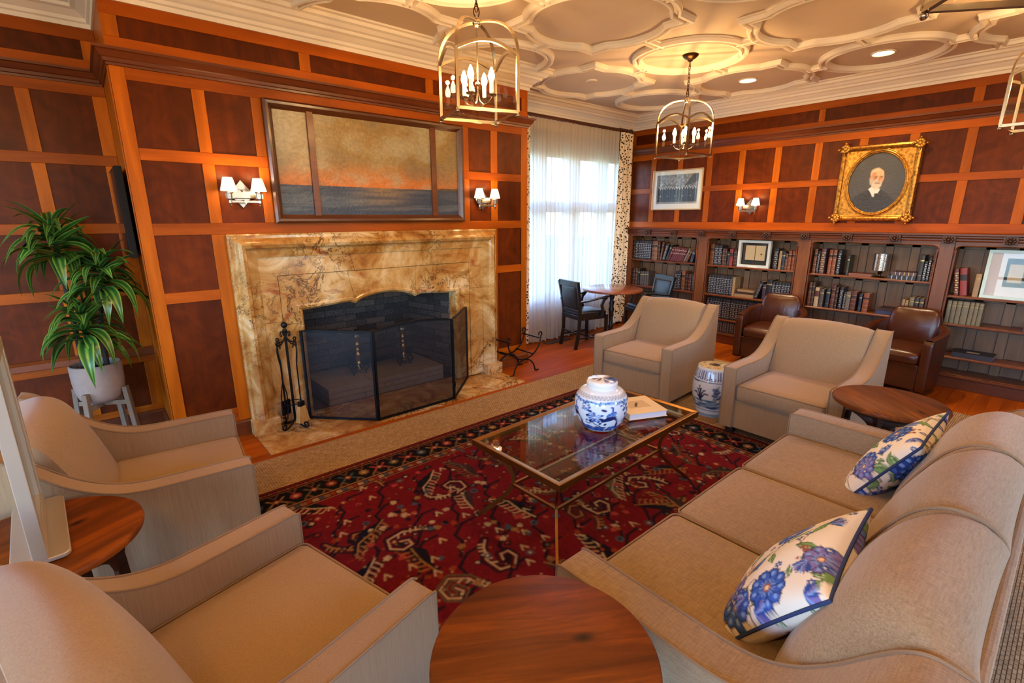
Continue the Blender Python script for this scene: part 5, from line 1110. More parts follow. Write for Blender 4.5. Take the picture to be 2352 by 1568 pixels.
# ------------------------------------------------------------------ rugs
tag(box('sisal_carpet', M['sisal'], -1.30, -4.9, .0, 3.84, -.552, .007, bevel=.002), 'tan woven sisal carpet laid over the wood floor', 'carpet')
RX0, RX1, RY0, RY1 = -1.24, 2.03, -3.70, -1.0
def rug():
    res = .0056; w, h = int((RX1-RX0)/res), int((RY1-RY0)/res); P = Paint(w, h, (112,17,27)); k = 1/res; r = random.Random(4)
    NAVY, IV, RUST, TAN, BLUE, PINK, DKR, OLV = (22,19,34), (186,160,128), (144,54,30), (150,108,62), (62,84,104), (168,62,60), (92,14,22), (96,84,60)
    P.a *= (.8+.4*fbm(w,h,30,26,2))[...,None]
    BW = .31*k
    fx0, fy0, fx1, fy1 = BW, BW, w-BW, h-BW
    # lattice of thin navy lines, hooks and comb-leaves across the field
    step = .235*k; nx = int((fx1-fx0)/step)+2; ny = int((fy1-fy0)/step)+2
    def hexa(x, y, s): return [(x+s*math.cos(a), y+s*math.sin(a)) for a in np.linspace(PI/8,2*PI+PI/8,9)]
    for i in range(nx):
        for j in range(ny):
            x = fx0+(i+.5*(j%2))*step; y = fy0+j*step*.9
            P.line([(x-step*.5,y-step*.45),(x-step*.2,y-step*.1),(x-step*.2,y+step*.2),(x+step*.15,y+step*.45),(x+step*.5,y+step*.45)], 1.5, NAVY, .95)
    def comb(x, y, a, L, c1, c2, side=1):
        pts = [(0,0),(L*.35,.05*L),(L*.7,.02*L),(L,.22*L)]
        P.poly(rotpts([(0,-.02*L),(L*.5,-.16*L*side),(L,.12*L),(L*.95,.22*L),(L*.5,.07*L)], a, 1, (x,y)), c2)
        P.line(rotpts(pts, a, 1, (x,y)), .9, c1)
        for t in np.linspace(.08,.95,9):
            px, py = L*t, .05*L+.1*L*t*t; P.line(rotpts([(px,py),(px+.03*L,py+.13*L*side),(px+.07*L,py+.15*L*side)], a, 1, (x,y)), .75, c1)
    def hook(x, y, a, L, c1, c2):
        s = [(0,0),(.2*L,.0),(.55*L,.12*L),(.75*L,.38*L),(.62*L,.62*L),(.38*L,.62*L),(.26*L,.46*L),(.36*L,.34*L),(.5*L,.40*L)]
        P.line(rotpts(s, a, 1, (x,y)), 4.2, c2); P.line(rotpts(s, a, 1, (x,y)), 2.4, DKR); P.line(rotpts([(p[0],p[1]+.02*L) for p in s], a, 1, (x,y)), .9, c1)
        for t in range(6):
            q = (.12*L+.09*L*t, .02*L+.012*L*t*t); P.line(rotpts([q,(q[0]+.03*L,q[1]-.10*L)], a, 1, (x,y)), .9, c1)
    def sprig(x, y, a, L, c):
        P.line(rotpts([(0,0),(L,0)], a, 1, (x,y)), 1.0, c)
        for s in (-1,1): P.line(rotpts([(L*.5,0),(L*.9,s*L*.4),(L*1.15,s*L*.3)], a, 1, (x,y)), .9, c); P.line(rotpts([(L*.2,0),(L*.4,s*L*.45)], a, 1, (x,y)), 1.0, c)
        P.ell(x, y, L*.2, L*.2, c)
    def flower(x, y, L, c, c2):
        for q in range(8): P.ell(x+L*.6*math.cos(q*PI/4), y+L*.6*math.sin(q*PI/4), L*.34, L*.24, c, q*PI/4)
        P.ell(x, y, L*.35, L*.35, c2)
    for i in range(int((fx1-fx0)/(.33*k))+1):
        for j in range(int((fy1-fy0)/(.27*k))+1):
            x = fx0+(.12+.33*i+.12*(j%2))*k+r.uniform(-.04,.04)*k; y = fy0+(.08+.27*j)*k+r.uniform(-.03,.03)*k; a = r.choice([.5,-.6,2.3,-2.5,1.2,PI/2,-1.3])+r.uniform(-.15,.15)
            (comb if (i+j) % 2 else hook)(x, y, a, (.30 if (i+j) % 2 else .27)*k, r.choice([IV,IV,TAN,OLV]), r.choice([NAVY,NAVY,OLV,NAVY,(60,40,44)]))
    for n in range(620):
        x, y = r.uniform(fx0+4,fx1-4), r.uniform(fy0+4,fy1-4); q = r.random()
        if q < .5: sprig(x, y, r.uniform(0,2*PI), r.uniform(.018,.032)*k, r.choice([IV,TAN,NAVY,BLUE,PINK,RUST,NAVY]))
        elif q < .68: flower(x, y, r.uniform(.016,.028)*k, r.choice([NAVY,BLUE,RUST,PINK]), r.choice([IV,TAN,NAVY]))
        elif q < .82: P.line([(x-3,y-3),(x,y+3),(x+3,y-3)], .9, IV)
        else:
            s = r.uniform(.018,.03)*k; P.poly([(x-s,y),(x,y-s),(x+s,y),(x,y+s)], NAVY); P.poly([(x-s*.55,y),(x,y-s*.55),(x+s*.55,y),(x,y+s*.55)], r.choice([RUST,OLV,IV]))
    for n in range(900): P.ell(r.uniform(fx0,fx1), r.uniform(fy0,fy1), 1.0, 1.0, r.choice([IV,TAN,RUST,NAVY]), 0, .8)
    # borders: red selvedge, guard stripe, wide navy band, guard stripe
    def frame(d0, d1, c):
        d0 *= k; d1 *= k; c = lin(c)
        m = (np.minimum(np.minimum(P.X,w-1-P.X), np.minimum(P.Y,h-1-P.Y))); P.a[(m >= d0) & (m < d1)] = c
    frame(0,.022,(110,34,30)); frame(.022,.062,(60,24,26)); frame(.062,.070,(140,96,60)); frame(.070,.235,(20,17,26)); frame(.235,.243,(150,108,70)); frame(.243,.298,(74,20,26)); frame(.298,.306,(150,110,76))
    def along(d, sp, fn):
        d *= k; sp *= k; n = 0
        for x in np.arange(d, w-d, sp):
            for y in (d, h-1-d): fn(x, y, 0, n)
            n += 1
        for y in np.arange(d+sp, h-d-sp, sp):
            for x in (d, w-1-d): fn(x, y, PI/2, n)
            n += 1
    def bm1(x, y, a, n):
        c = [RUST,BLUE,TAN,PINK,OLV][n % 5]
        if n % 2: flower(x, y, .036*k, c, IV); 
        else:
            s = .045*k; P.line(rotpts([(-s,-s*.8),(-s*.3,0),(-s,s*.8)], a, 1, (x,y)), 1.2, c); P.line(rotpts([(s,-s*.8),(s*.3,0),(s,s*.8)], a, 1, (x,y)), 1.2, c); P.poly(rotpts([(-s*.5,0),(0,-s*.7),(s*.5,0),(0,s*.7)], a, 1, (x,y)), RUST); P.ell(x, y, s*.25, s*.25, IV)
    along(.152, .105, bm1)
    along(.152, .105/2.0, lambda x, y, a, n: P.line(rotpts([(-4,-13),(0,-7),(4,-13)], a, 1, (x,y)), 1.0, (120,84,52)) if n % 2 else P.line(rotpts([(-4,13),(0,7),(4,13)], a, 1, (x,y)), 1.0, (104,60,46)))
    along(.042, .026, lambda x, y, a, n: P.ell(x, y, 2.2, 1.6, [(140,92,56),(150,52,40)][n % 2]))
    along(.270, .034, lambda x, y, a, n: P.poly(rotpts([(-3,-3),(3,-3),(3,3),(-3,3)], a+(.7 if n % 2 else 0), 1, (x,y)), [IV,BLUE,TAN,RUST][n % 4], .75))
    P.noise(.22, 2, 3); P.a *= .74
    U, V = np.meshgrid(np.linspace(0,1,w+1), np.linspace(0,1,h+1)); c = P.samp(U, V)
    me = gridmesh('rug_pile', w, h, lambda U, V: ((U-.5)*(RX1-RX0), (V-.5)*(RY1-RY0), 0*U+.0065), c, smooth=False)
    t = thing('persian_rug', 'deep red oriental rug with dark border and ivory hooked motifs', 'rug', ((RX0+RX1)/2,(RY0+RY1)/2,.007))
    link('rug_pile', me, colattr('wool_pile', .95, bump=.5, bscale=420, spec=.1), t)
    MB().box((RX0-RX1)/2,(RY0-RY1)/2,0,(RX1-RX0)/2,(RY1-RY0)/2,.006).build('rug_backing', flat('rug_backing', (74,26,26), .95), t)
    fr = MB(); q = random.Random(1)
    for s in (-1,1):
        y = (RY0-RY1)/2
        while y < (RY1-RY0)/2:
            x0 = s*(RX1-RX0)/2; fr.tube([(x0,y,.004),(x0+s*.022,y+q.uniform(-.006,.006),.003)], .0022, 4); y += .008
    f = fr.build('fringe', flat('cotton_fringe', (206,180,150), .9), t); f['kind'] = 'stuff'
rug()

# ------------------------------------------------------------------ upholstered armchairs and sofa
def loft(prof, ys, warp=None):
    """closed xz profile carried along y, with a warp(x,y,z,t) and capped ends"""
    n = len(prof); V = []; F = []; m = len(ys)
    for j, y in enumerate(ys):
        for x, z in prof:
            p = (x, y, z); V.append(warp(p, (y-ys[0])/(ys[-1]-ys[0])) if warp else p)
    for j in range(m-1):
        for i in range(n): F.append((j*n+i, j*n+(i+1) % n, (j+1)*n+(i+1) % n, (j+1)*n+i))
    F.append(tuple(range(n-1,-1,-1))); F.append(tuple((m-1)*n+i for i in range(n)))
    return MB().add(V, F)
def spline(pts, n=6):
    P = [Vector((p[0],0,p[1])) for p in pts]; out = []
    for i in range(len(P)-1):
        p0 = P[max(0,i-1)]; p1 = P[i]; p2 = P[i+1]; p3 = P[min(len(P)-1,i+2)]
        for t in np.linspace(0,1,n,endpoint=False):
            q = .5*((2*p1)+(p2-p0)*t+(2*p0-5*p1+4*p2-p3)*t*t+(3*p1-p0-3*p2+p3)*t**3); out.append((q.x,q.z))
    out.append((P[-1].x,P[-1].z)); return out
def armchair():
    t = thing('armchair', '', 'armchair', (0,0,0), 0, 'sloped-arm upholstered armchairs'); fab = M['chairfab']
    W, A = .395, .098
    top = spline([(.405,.503),(.388,.516),(.25,.516),(.10,.516),(.01,.518),(-.07,.533),(-.15,.568),(-.22,.618),(-.29,.685),(-.345,.742),(-.385,.778),(-.425,.793)], 4)
    prof = [(-.43,.055)] + [(.405,.055)] + top
    for s in (-1,1):
        y0, y1 = (W-A, W) if s > 0 else (-W, -W+A)
        def wp(p, q, s=s):   # slight roll-over of the arm's upper edge and outward flare at the back
            return p
        arm = loft(prof, [y0, y1]).build('arm', fab, t, smooth=30, bevel=.012, seg=3)
        for y in (y0+.002, y1-.002):
            MB().tube([(.407,y,.06)] + [(x+.002,y,z+.001) for x, z in top], .0042, 6).build('piping', M['piping'], arm, smooth=True)
    MB().box(-.39,-W+A-.002,.055,.388,W-A+.002,.275).build('seat_base', fab, t, bevel=.008, seg=2)
    MB().box(-.43,-W+.006,.058,-.375,W-.006,.77).build('back_panel', fab, t, bevel=.012, seg=2)
    sc = MB().soft((.115,0,.338),(.595,2*(W-A)-.006,.125),.034,(.006,0,.014),10).build('seat_cushion', fab, t, smooth='all', weld=True)
    lp = [(.115+.283*sx, (W-A-.017)*sy_, .389) for sx, sy_ in ((1,-1),(1,1),(-1,1),(-1,-1))]
    def rloop(x0, x1, y, z, r=.03):
        out = []
        for cx, cy, a0 in ((x1-r,y-r,0),(x0+r,y-r,PI/2),(x0+r,-y+r,PI),(x1-r,-y+r,3*PI/2)):
            out += [(cx+r*math.cos(a0+a), cy+r*math.sin(a0+a), z) for a in np.linspace(0,PI/2,5)]
        return out
    MB().tube(rloop(-.175,.408,W-A-.006,.392), .0042, 6, True).build('piping', M['piping'], sc, smooth=True); MB().tube(rloop(-.175,.408,W-A-.006,.288), .0042, 6, True).build('piping', M['piping'], sc, smooth=True)
    bp = spline([(-.118,.385),(-.140,.46),(-.178,.58),(-.222,.69),(-.258,.755),(-.300,.792),(-.350,.804),(-.405,.790)], 4) + [(-.405,.385)]
    w = W-A-.004; ys = list(np.linspace(-w, w, 15))
    def wb_(p, q):
        e = 1-(2*q-1)**2; return (p[0]+.022*e*(1 if p[0] > -.38 else 0)-.016*(1-e**.35), p[1], p[2]+(.016*e-.016*(1-e**.3))*max(0,(p[2]-.5)/.3))
    MB_ = loft(bp, ys, wb_); MB_.build('back_cushion', fab, t, smooth=60)
    for sx in (-1,1):
        for sy_ in (-1,1): MB().box(.34*sx-.028,.33*sy_-.028,0,.34*sx+.028,.33*sy_+.028,.056).build('foot', M['footwood'], t, bevel=.003)
    return t
ac = armchair(); ac['label'] = 'pale armchair facing the hearth beside the potted plant'
ac.location = (-1.428,-1.231,.012); ac.rotation_euler = (0,0,-.096)
RUGZ = .0145
ac.location.z = RUGZ
dup(ac, (-1.343,-2.574,RUGZ), .258, 'pale armchair in the lower left corner of the picture')
dup(ac, (2.444,-1.424,RUGZ), PI+.064, 'pale armchair in front of the small dining table by the window')
dup(ac, (2.370,-2.728,RUGZ), PI-.013, 'pale armchair between the porcelain stool and the round side table')

def sofa():
    """built facing +x, length along y; turned to face the hearth"""
    t = thing('sofa', 'long beige three-seat linen sofa facing the fireplace', 'sofa', (.5025,-3.475,RUGZ), PI/2); fab = M['sofafab']
    # local x = world y + 3.475 ; local y = -(world x - .5025)
    Lh, A = .9975, .125
    top = spline([(.470,.500),(.450,.516),(.30,.517),(.10,.516),(-.06,.519),(-.16,.552),(-.245,.622),(-.315,.705),(-.36,.752),(-.405,.772),(-.465,.764)], 4)
    prof = [(-.475,.06),(.470,.06)] + top
    for s in (-1,1):
        y0, y1 = (Lh-A, Lh) if s > 0 else (-Lh, -Lh+A)
        arm = loft(prof, [y0,y1]).build('arm', fab, t, smooth=30, bevel=.014, seg=3)
        for y in (y0+.002,y1-.002): MB().tube([(.472,y,.07)]+[(x+.002,y,z+.001) for x, z in top], .0042, 6).build('piping', M['piping'], arm, smooth=True)
    MB().box(-.46,-Lh+A-.002,.06,.452,Lh-A+.002,.285).build('seat_base', fab, t, bevel=.008)
    inn = Lh-A; w = 2*inn/3
    for k in range(3):
        yc = -inn + w*(k+.5)
        c = MB().soft((.155,yc,.342),(.635,w-.004,.125),.036,(.010,0,.016),10).build('seat_cushion', fab, t, smooth='all', weld=True)
        for z in (.396,.292):
            r = .03; out = []; x0, x1 = -.155,.470
            for cx, cy, a0 in ((x1-r,yc+w/2-.004-r,0),(x0+r,yc+w/2-.004-r,PI/2),(x0+r,yc-w/2+.004+r,PI),(x1-r,yc-w/2+.004+r,3*PI/2)): out += [(cx+r*math.cos(a0+a), cy+r*math.sin(a0+a), z) for a in np.linspace(0,PI/2,5)]
            MB().tube(out, .004, 6, True).build('piping', M['piping'], c, smooth=True)
        bp = spline([(-.105,.390),(-.118,.46),(-.150,.56),(-.195,.66),(-.245,.745),(-.300,.795),(-.355,.812),(-.410,.800),(-.450,.765),(-.470,.70)], 4) + [(-.470,.30),(-.30,.30)]
        ys = list(np.linspace(yc-w/2+.002, yc+w/2-.002, 13))
        def wb_(p, q):
            e = 1-(2*q-1)**4; kx = 1 if p[0] > -.40 else .4
            return (p[0]-.012*(1-e)*kx+.016*(1-(2*q-1)**2)*kx, p[1], p[2]-.010*(1-e)*max(0,(p[2]-.45)/.35)+.006*(1-(2*q-1)**2)*max(0,(p[2]-.45)/.35))
        tx_ = [q[0] for q in top][::-1]; tz_ = [q[1] for q in top][::-1]
        def wb2(p, q, k=k):
            x, y, z = wb_(p, q); d = (y+inn if k == 0 else inn-y if k == 2 else 9); e = max(0, 1-d/.13)**2
            lim = float(np.interp(x, tx_, tz_))-.004
            return (x-.012*e, y, z-(max(0, z-lim))*e)
        b = loft(bp, ys, wb2).build('back_cushion', fab, t, smooth=60)
        if k < 2: MB().tube([(x+.002,yc+w/2,z+.0) for x, z in bp[:-2]], .0046, 6).build('piping', M['piping'], b, smooth=True)
    MB().box(-.478,-Lh+.01,.06,-.455,Lh-.01,.74).build('back_panel', fab, t, bevel=.008)
    for sx in (-1,1):
        for sy_ in (-1,1): MB().box(.40*sx-.03,.90*sy_-.03,0,.40*sx+.03,.90*sy_+.03,.062).build('foot', M['footwood'], t, bevel=.003)
sofa()

# ------------------------------------------------------------------ floral scatter cushions
def floral(seed):
    n = 220; P = Paint(n, n, (232,222,202)); r = random.Random(seed); BL, LB, GR, DG, PU, RD, YB = (44,76,150), (128,160,214), (120,158,92), (70,92,60), (126,110,164), (150,82,66), (120,100,70)
    def petal(x, y, a, L, w, c): P.poly([(x+L*t*math.cos(a)-w*math.sin(PI*t)*math.sin(a), y+L*t*math.sin(a)+w*math.sin(PI*t)*math.cos(a)) for t in np.linspace(0,1,9)] + [(x+L*t*math.cos(a)+w*math.sin(PI*t)*math.sin(a), y+L*t*math.sin(a)-w*math.sin(PI*t)*math.cos(a)) for t in np.linspace(1,0,9)], c)
    def bloom(x, y, R, c1, c2):
        for k in range(16): petal(x, y, k*PI/8+.2, R*1.05, R*.16, DG if k % 2 else YB)
        for k in range(9): a = k*2*PI/9; P.ell(x+R*.58*math.cos(a), y+R*.58*math.sin(a), R*.40, R*.34, (28,46,104), a); P.ell(x+R*.58*math.cos(a), y+R*.58*math.sin(a), R*.34, R*.28, c1, a); P.ell(x+R*.70*math.cos(a), y+R*.70*math.sin(a), R*.12, R*.10, c2, a)
        for k in range(18): a = k*PI/9; P.line([(x,y),(x+R*.42*math.cos(a),y+R*.42*math.sin(a))], .7, c2)
        P.ell(x, y, R*.20, R*.20, RD); P.ell(x, y, R*.12, R*.12, (226,200,160))
    def leaf(x, y, a, L):
        petal(x, y, a, L, L*.20, DG); petal(x, y, a, L*.94, L*.15, GR); P.line([(x,y),(x+L*.9*math.cos(a),y+L*.9*math.sin(a))], .8, DG)
        for k in range(5): P.ell(x+L*(.2+.14*k)*math.cos(a)-L*.07*math.sin(a), y+L*(.2+.14*k)*math.sin(a)+L*.07*math.cos(a), 1, 1, (220,228,200))
    for k in range(16): 
        x, y = r.uniform(0,n), r.uniform(0,n); P.line([(x+18*t*math.cos(k)+6*math.sin(3*t), y+18*t*math.sin(k)) for t in np.linspace(0,3,14)], 1.1, YB)
    for k in range(34): leaf(r.uniform(0,n), r.uniform(0,n), r.uniform(0,2*PI), r.uniform(22,42))
    for k in range(9):
        x, y = r.uniform(10,n-10), r.uniform(10,n-10)
        for q in range(10): P.ell(x+r.uniform(-16,16), y+r.uniform(-10,10), 3.2, 2.4, RD); 
    for k in range(6): bloom(r.uniform(5,n-5), r.uniform(5,n-5), r.uniform(26,38), r.choice([BL,(58,94,176),PU]), LB)
    for k in range(8):
        x, y, a = r.uniform(0,n), r.uniform(0,n), r.uniform(0,6.28)
        for q in range(7): petal(x, y, a+(q-3)*.28, 24, 4.2, [BL,LB,PU][q % 3])
    for k in range(18): x, y = r.uniform(0,n), r.uniform(0,n); [petal(x, y, q*PI/3, 7, 2.2, BL) for q in range(6)]; P.ell(x, y, 2, 2, (230,220,180))
    return P
pil_m = colattr('printed_cotton', .75, bump=.15, bscale=500, spec=.2)
def pillow(label, loc, rotm, seed, S=.50, T=.17):
    t = thing('scatter_cushion', label, 'cushion', loc, 0, 'floral scatter cushions on the sofa'); t.rotation_euler = rotm.to_euler(); P = floral(seed); n = 90
    def half(sg):
        def fn(U, V):
            u, v = 2*U-1, 2*V-1; e = (1-u**2)*(1-v**2); k = 1-.06*(1-np.abs(u)**2)*np.abs(v)**6; kx = 1-.07*(1-v**2)*np.abs(u)**3; ky = 1-.07*(1-u**2)*np.abs(v)**3
            return (u*kx*S/2, v*ky*S/2, sg*T/2*np.clip(e,0,1)**.42*(1+.05*np.sin(5*u+3*v)))
        U, V = np.meshgrid(np.linspace(0,1,n+1), np.linspace(0,1,n+1)); return gridmesh('cushion_side', n, n, fn, P.samp(U if sg > 0 else 1-U, V))
    link('front_cover', half(1), pil_m, t); link('back_cover', half(-1), pil_m, t)
    loop = []
    for q in range(4):
        for s in np.linspace(-1,1,16,endpoint=False):
            k = 1-.07*(1-s*s); p = (k*S/2, s*S/2, 0); a = q*PI/2; loop.append((p[0]*math.cos(a)-p[1]*math.sin(a), p[0]*math.sin(a)+p[1]*math.cos(a), 0))
    MB().tube(loop, .0055, 8, True).build('piping', flat('navy_cord', (40,56,96), .85), t, smooth=True)
def basis(right, up):
    r_ = Vector(right).normalized(); u_ = (Vector(up)-r_*Vector(up).dot(r_)).normalized(); n_ = r_.cross(u_); return Matrix((r_,u_,n_)).transposed()
def place_pillow(label, K, T_, L_, seed, S=.46):
    """K upper near corner, T_ upper far corner, L_ lower near corner"""
    R = basis(Vector(T_)-Vector(K), Vector(K)-Vector(L_)); c = Vector(K) + R @ Vector((S/2,-S/2,0))
    pillow(label, c, R @ Matrix.Rotation(PI, 3, 'Y') if (R @ Vector((0,0,1))).y < 0 else R, seed, S, .165)
place_pillow('floral cushion at the near end of the sofa', (-.250,-3.675,.705), (.200,-3.640,.740), (-.255,-3.470,.420), 3)
place_pillow('floral cushion at the far end of the sofa', (.880,-3.640,.725), (1.330,-3.650,.750), (.815,-3.450,.420), 8)

# ------------------------------------------------------------------ round side tables
def side_table():
    t = thing('side_table', '', 'side table', (0,0,0), 0, 'round walnut side tables'); R, H = .270, .60-RUGZ
    MB().lathe([(R-.012,H-.030),(R-.003,H-.026),(R,H-.014),(R-.002,H-.005),(R-.008,H)], n=56).build('table_top', M['walnut'], t, smooth=40)
    MB().lathe([(.190,H-.065),(.200,H-.062),(.205,H-.030)], n=40, cap=False).build('apron', M['walnutleg'], t, smooth=40)
    for k in range(4):
        a = PI/4+k*PI/2; ca, sa = math.cos(a), math.sin(a)
        MB().tube([(ca*x,sa*x,z) for x, z in ((.225,0),(.205,.18),(.192,.36),(.186,H-.10),(.200,H-.03))], .02, 4, flat=(.034,.034)).build('leg', M['walnutleg'], t, bevel=.003)
        b = a+PI/2
        arc = []
        for q in np.linspace(0,1,11):
            p = Vector((ca,sa))*(1-q)+Vector((math.cos(b),math.sin(b)))*q; p = p.normalized()*(.188-.012*math.sin(PI*q)); arc.append((p.x,p.y,H-.15+.095*math.sin(PI*q)**.6))
        MB().tube(arc, .012, 4, flat=(.040,.018)).build('arched_bracket', M['walnutleg'], t, smooth=True)
        MB().ball((ca*.222,sa*.222,H-.20), .006, 8).build('peg', M['walnutleg'], t)
    MB().tube([(.13*math.cos(q),.13*math.sin(q),.20) for q in np.linspace(0,2*PI,29)[:-1]], .010, 8, True).build('ring_stretcher', M['walnutleg'], t, smooth=True)
    for k in range(4): a = PI/4+k*PI/2; MB().tube([(.135*math.cos(a),.135*math.sin(a),.20),(.205*math.cos(a),.205*math.sin(a),.20)], .008, 6).build('stretcher_spoke', M['walnutleg'], t)
    return t
sdt = side_table(); sdt['label'] = 'round walnut side table at the bottom of the picture beside the sofa arm'; sdt.location = (-.803,-3.262,RUGZ)
sdt.rotation_euler = (0,0,-.55)
dup(sdt, (-1.735,-1.895,.007), .45, 'round walnut side table carrying the silver framed stand'); dup(sdt, (1.808,-3.352,RUGZ), .80, 'round walnut side table between the sofa end and an armchair')

# ------------------------------------------------------------------ framed stand on the left table
sv = flat('brushed_champagne_metal', (196,186,166), .34, metal=.55)
fs_ = thing('framed_stand', 'silver framed glass stand on a rounded base, standing on the left side table', 'sign stand', (-1.735,-1.850,.601), .06)
out = []
for cx, cy, a0 in ((.046,.20,0),(-.046,.20,PI/2),(-.046,-.20,PI),(.046,-.20,3*PI/2)): out += [(cx+.022*math.cos(a0+a), cy+.022*math.sin(a0+a)) for a in np.linspace(0,PI/2,6)]
MB().prism(out, 0, .014, 'z').build('base_plate', sv, fs_, bevel=.003, smooth=40)
sweep([(-.225,.014),(-.225,.62),(.225,.62),(.225,.014)], [(0,-.017),(0,.017),(-.034,.017),(-.034,-.017)], True, to3=lambda u,v,h: (h,u,v)).build('frame', sv, fs_, bevel=.002)
sweep([(-.192,.046),(-.192,.588),(.192,.588),(.192,.046)], [(0,-.010),(0,.010),(-.010,.010),(-.010,-.010)], True, to3=lambda u,v,h: (h,u,v)).build('inner_bead', sv, fs_)
MB().box(-.004,-.184,.052,.0,.184,.582).build('glass_pane', thinglass('mirror_glass', (226,214,200), .12), fs_)

# ------------------------------------------------------------------ coffee table
ct = thing('coffee_table', 'brass framed glass coffee table with curved legs', 'coffee table', (.543,-2.278,RUGZ), math.radians(1.7)); Hc = .462-RUGZ; hx, hy = .622, .312
sweep([(-hx,-hy),(-hx,hy),(hx,hy),(hx,-hy)], [(0,Hc-.034),(0,Hc),(-.008,Hc),(-.030,Hc-.004),(-.034,Hc-.034)], True).build('top_frame', M['brass'], ct, bevel=.002)
gs = bpy.data.objects
MB().box(-hx+.02,-hy+.02,Hc-.014,hx-.02,hy-.02,Hc-.005).build('glass_top', thinglass('table_glass', (240,248,244), .05), ct)
bul = lambda u: .15*math.sin(PI*min(1,u*1.0))**1.1 + .035*(1-u)
for sx in (-1,1):
    for sy_ in (-1,1):
        pts = [(sx*(hx-.022-bul(u)*.8), sy_*(hy-.022-bul(u)*.8), (Hc-.03)*(1-u)) for u in np.linspace(0,1,17)]
        MB().tube(pts, .009, 4, flat=(.020,.013)).build('curved_leg', M['brass'], ct, smooth=True)
mx_, my_ = hx-.022-bul(.55)*.8, hy-.022-bul(.55)*.8; zq = (Hc-.03)*.45
for s_ in (-1,1):
    MB().tube([(s_*mx_,-my_,zq),(s_*mx_,my_,zq)], .007, 4, flat=(.014,.014)).build('end_stretcher', M['brass'], ct); MB().tube([(-mx_,s_*my_,zq),(mx_,s_*my_,zq)], .007, 4, flat=(.014,.014)).build('long_stretcher', M['brass'], ct)

# ------------------------------------------------------------------ blue and white porcelain
porc = colattr('glazed_porcelain', .12, coat=.6, spec=.5)
def china_mesh(name, prof, n, P, rows=60):
    zs = np.array([p[1] for p in prof]); rs = np.array([p[0] for p in prof]); s = np.concatenate([[0],np.cumsum(np.hypot(np.diff(rs),np.diff(zs)))]); s /= s[-1]
    def fn(U, V):
        r = np.interp(V, s, rs); z = np.interp(V, s, zs); return (r*np.cos(2*PI*U), r*np.sin(2*PI*U), z)
    U, V = np.meshgrid(np.linspace(0,1,n+1), np.linspace(0,1,rows+1)); z = np.interp(V, s, zs)
    return gridmesh(name, n, rows, fn, P.samp(U, (z-zs.min())/(zs.max()-zs.min())))
def smoothp(pts, n=6): return [(x,z) for x, z in spline(pts, n)]
BLU, DBL, PBL, WHT = (52,98,178), (26,42,96), (140,176,216), (226,234,238)
jar = thing('ginger_jar', 'blue and white porcelain ginger jar with lid on the glass table', 'jar', (.566,-2.312,.4635), 0)
J = Paint(560,180,WHT); r = random.Random(6)
def jflower(x, y, R):
    for k in range(44): a = r.uniform(0,6.28); q = r.uniform(.1,1)*R; J.ell(x+q*math.cos(a), y+q*math.sin(a), R*.24, R*.18, r.choice([BLU,PBL,BLU,DBL,BLU]), a)
    for k in range(12): a = k*.52; J.line([(x,y),(x+R*.8*math.cos(a),y+R*.8*math.sin(a))], .7, WHT)
for q in range(4):
    o = q*140
    for k in range(90): x = o+r.uniform(-5,145); J.ell(x, 16+r.uniform(-7,16), r.uniform(4,12), 4, r.choice([BLU,DBL,BLU]), 0, .85)
    J.line([(o+70,22),(o+56,38),(o+40,44),(o+30,56)], 2.2, DBL); jflower(o+40, 78, 26); jflower(o+16, 52, 12); jflower(o+8,120,18)
    for a, b in ((22,58),(58,50),(14,84),(64,70),(24,104),(76,46)): J.ell(o+a, b, 7, 4.5, DBL, r.uniform(0,3))
    # long-tailed bird
    J.ell(o+96, 92, 20, 11, BLU, .5); J.poly([(o+84,84),(o+58,62),(o+66,56),(o+100,66),(o+116,70),(o+110,86)], DBL); J.line([(o+104,98),(o+98,112),(o+100,122),(o+94,124)], 3.2, BLU); J.line([(o+108,80),(o+124,56),(o+122,34)], 6, DBL)
    for k in range(40): J.ell(o+96+r.uniform(-15,15), 92+r.uniform(-8,8), 1.6, 1.2, PBL)
    for k in range(8): J.line([(o+112+k*2,80-k*4),(o+130,68-k*5)], .8, WHT)
    J.line([(o+10,140),(o+50,136),(o+90,142),(o+140,138)], 5, PBL)
    for k in range(26): J.ell(o+r.uniform(0,140), 138+r.uniform(-6,6), 5, 3, r.choice([BLU,PBL,DBL]), r.uniform(0,3), .8)
    J.ell(o+70,112,10,5,DBL,-.3)
J.a[4:9] = lin(PBL); J.a[0:4] = lin(WHT)
J.a[150:166] = lin((206,206,204))
for x in range(0,560,14): J.line([(x,152),(x+7,164),(x+14,152)], .8, (120,130,150))
jp = smoothp([(.088,0),(.096,.004),(.120,.035),(.140,.085),(.147,.130),(.143,.172),(.127,.204),(.106,.221),(.086,.229),(.080,.232)])
link('jar_body', china_mesh('jar_body', jp, 160, J, 90), porc, jar)
LP_ = Paint(120,40,(236,234,228)); 
for k in range(14): LP_.ell(r.uniform(0,120), 34+r.uniform(-3,5), r.uniform(4,9), 2.2, r.choice([DBL,BLU,(60,50,60)]), 0, .9)
link('lid', china_mesh('lid', [(.074,.226),(.084,.228),(.085,.243),(.083,.245),(.085,.247),(.085,.262),(.078,.272),(.055,.277),(.025,.279),(.0005,.280)], 80, LP_, 40), porc, jar)
bkm = thing('coffee_table_book', 'cream square book with a small picture on its cover, on the glass table', 'book', (.905,-2.322,.4635), math.radians(-24))
crm = flat('cream_cover', (222,200,160), .55)
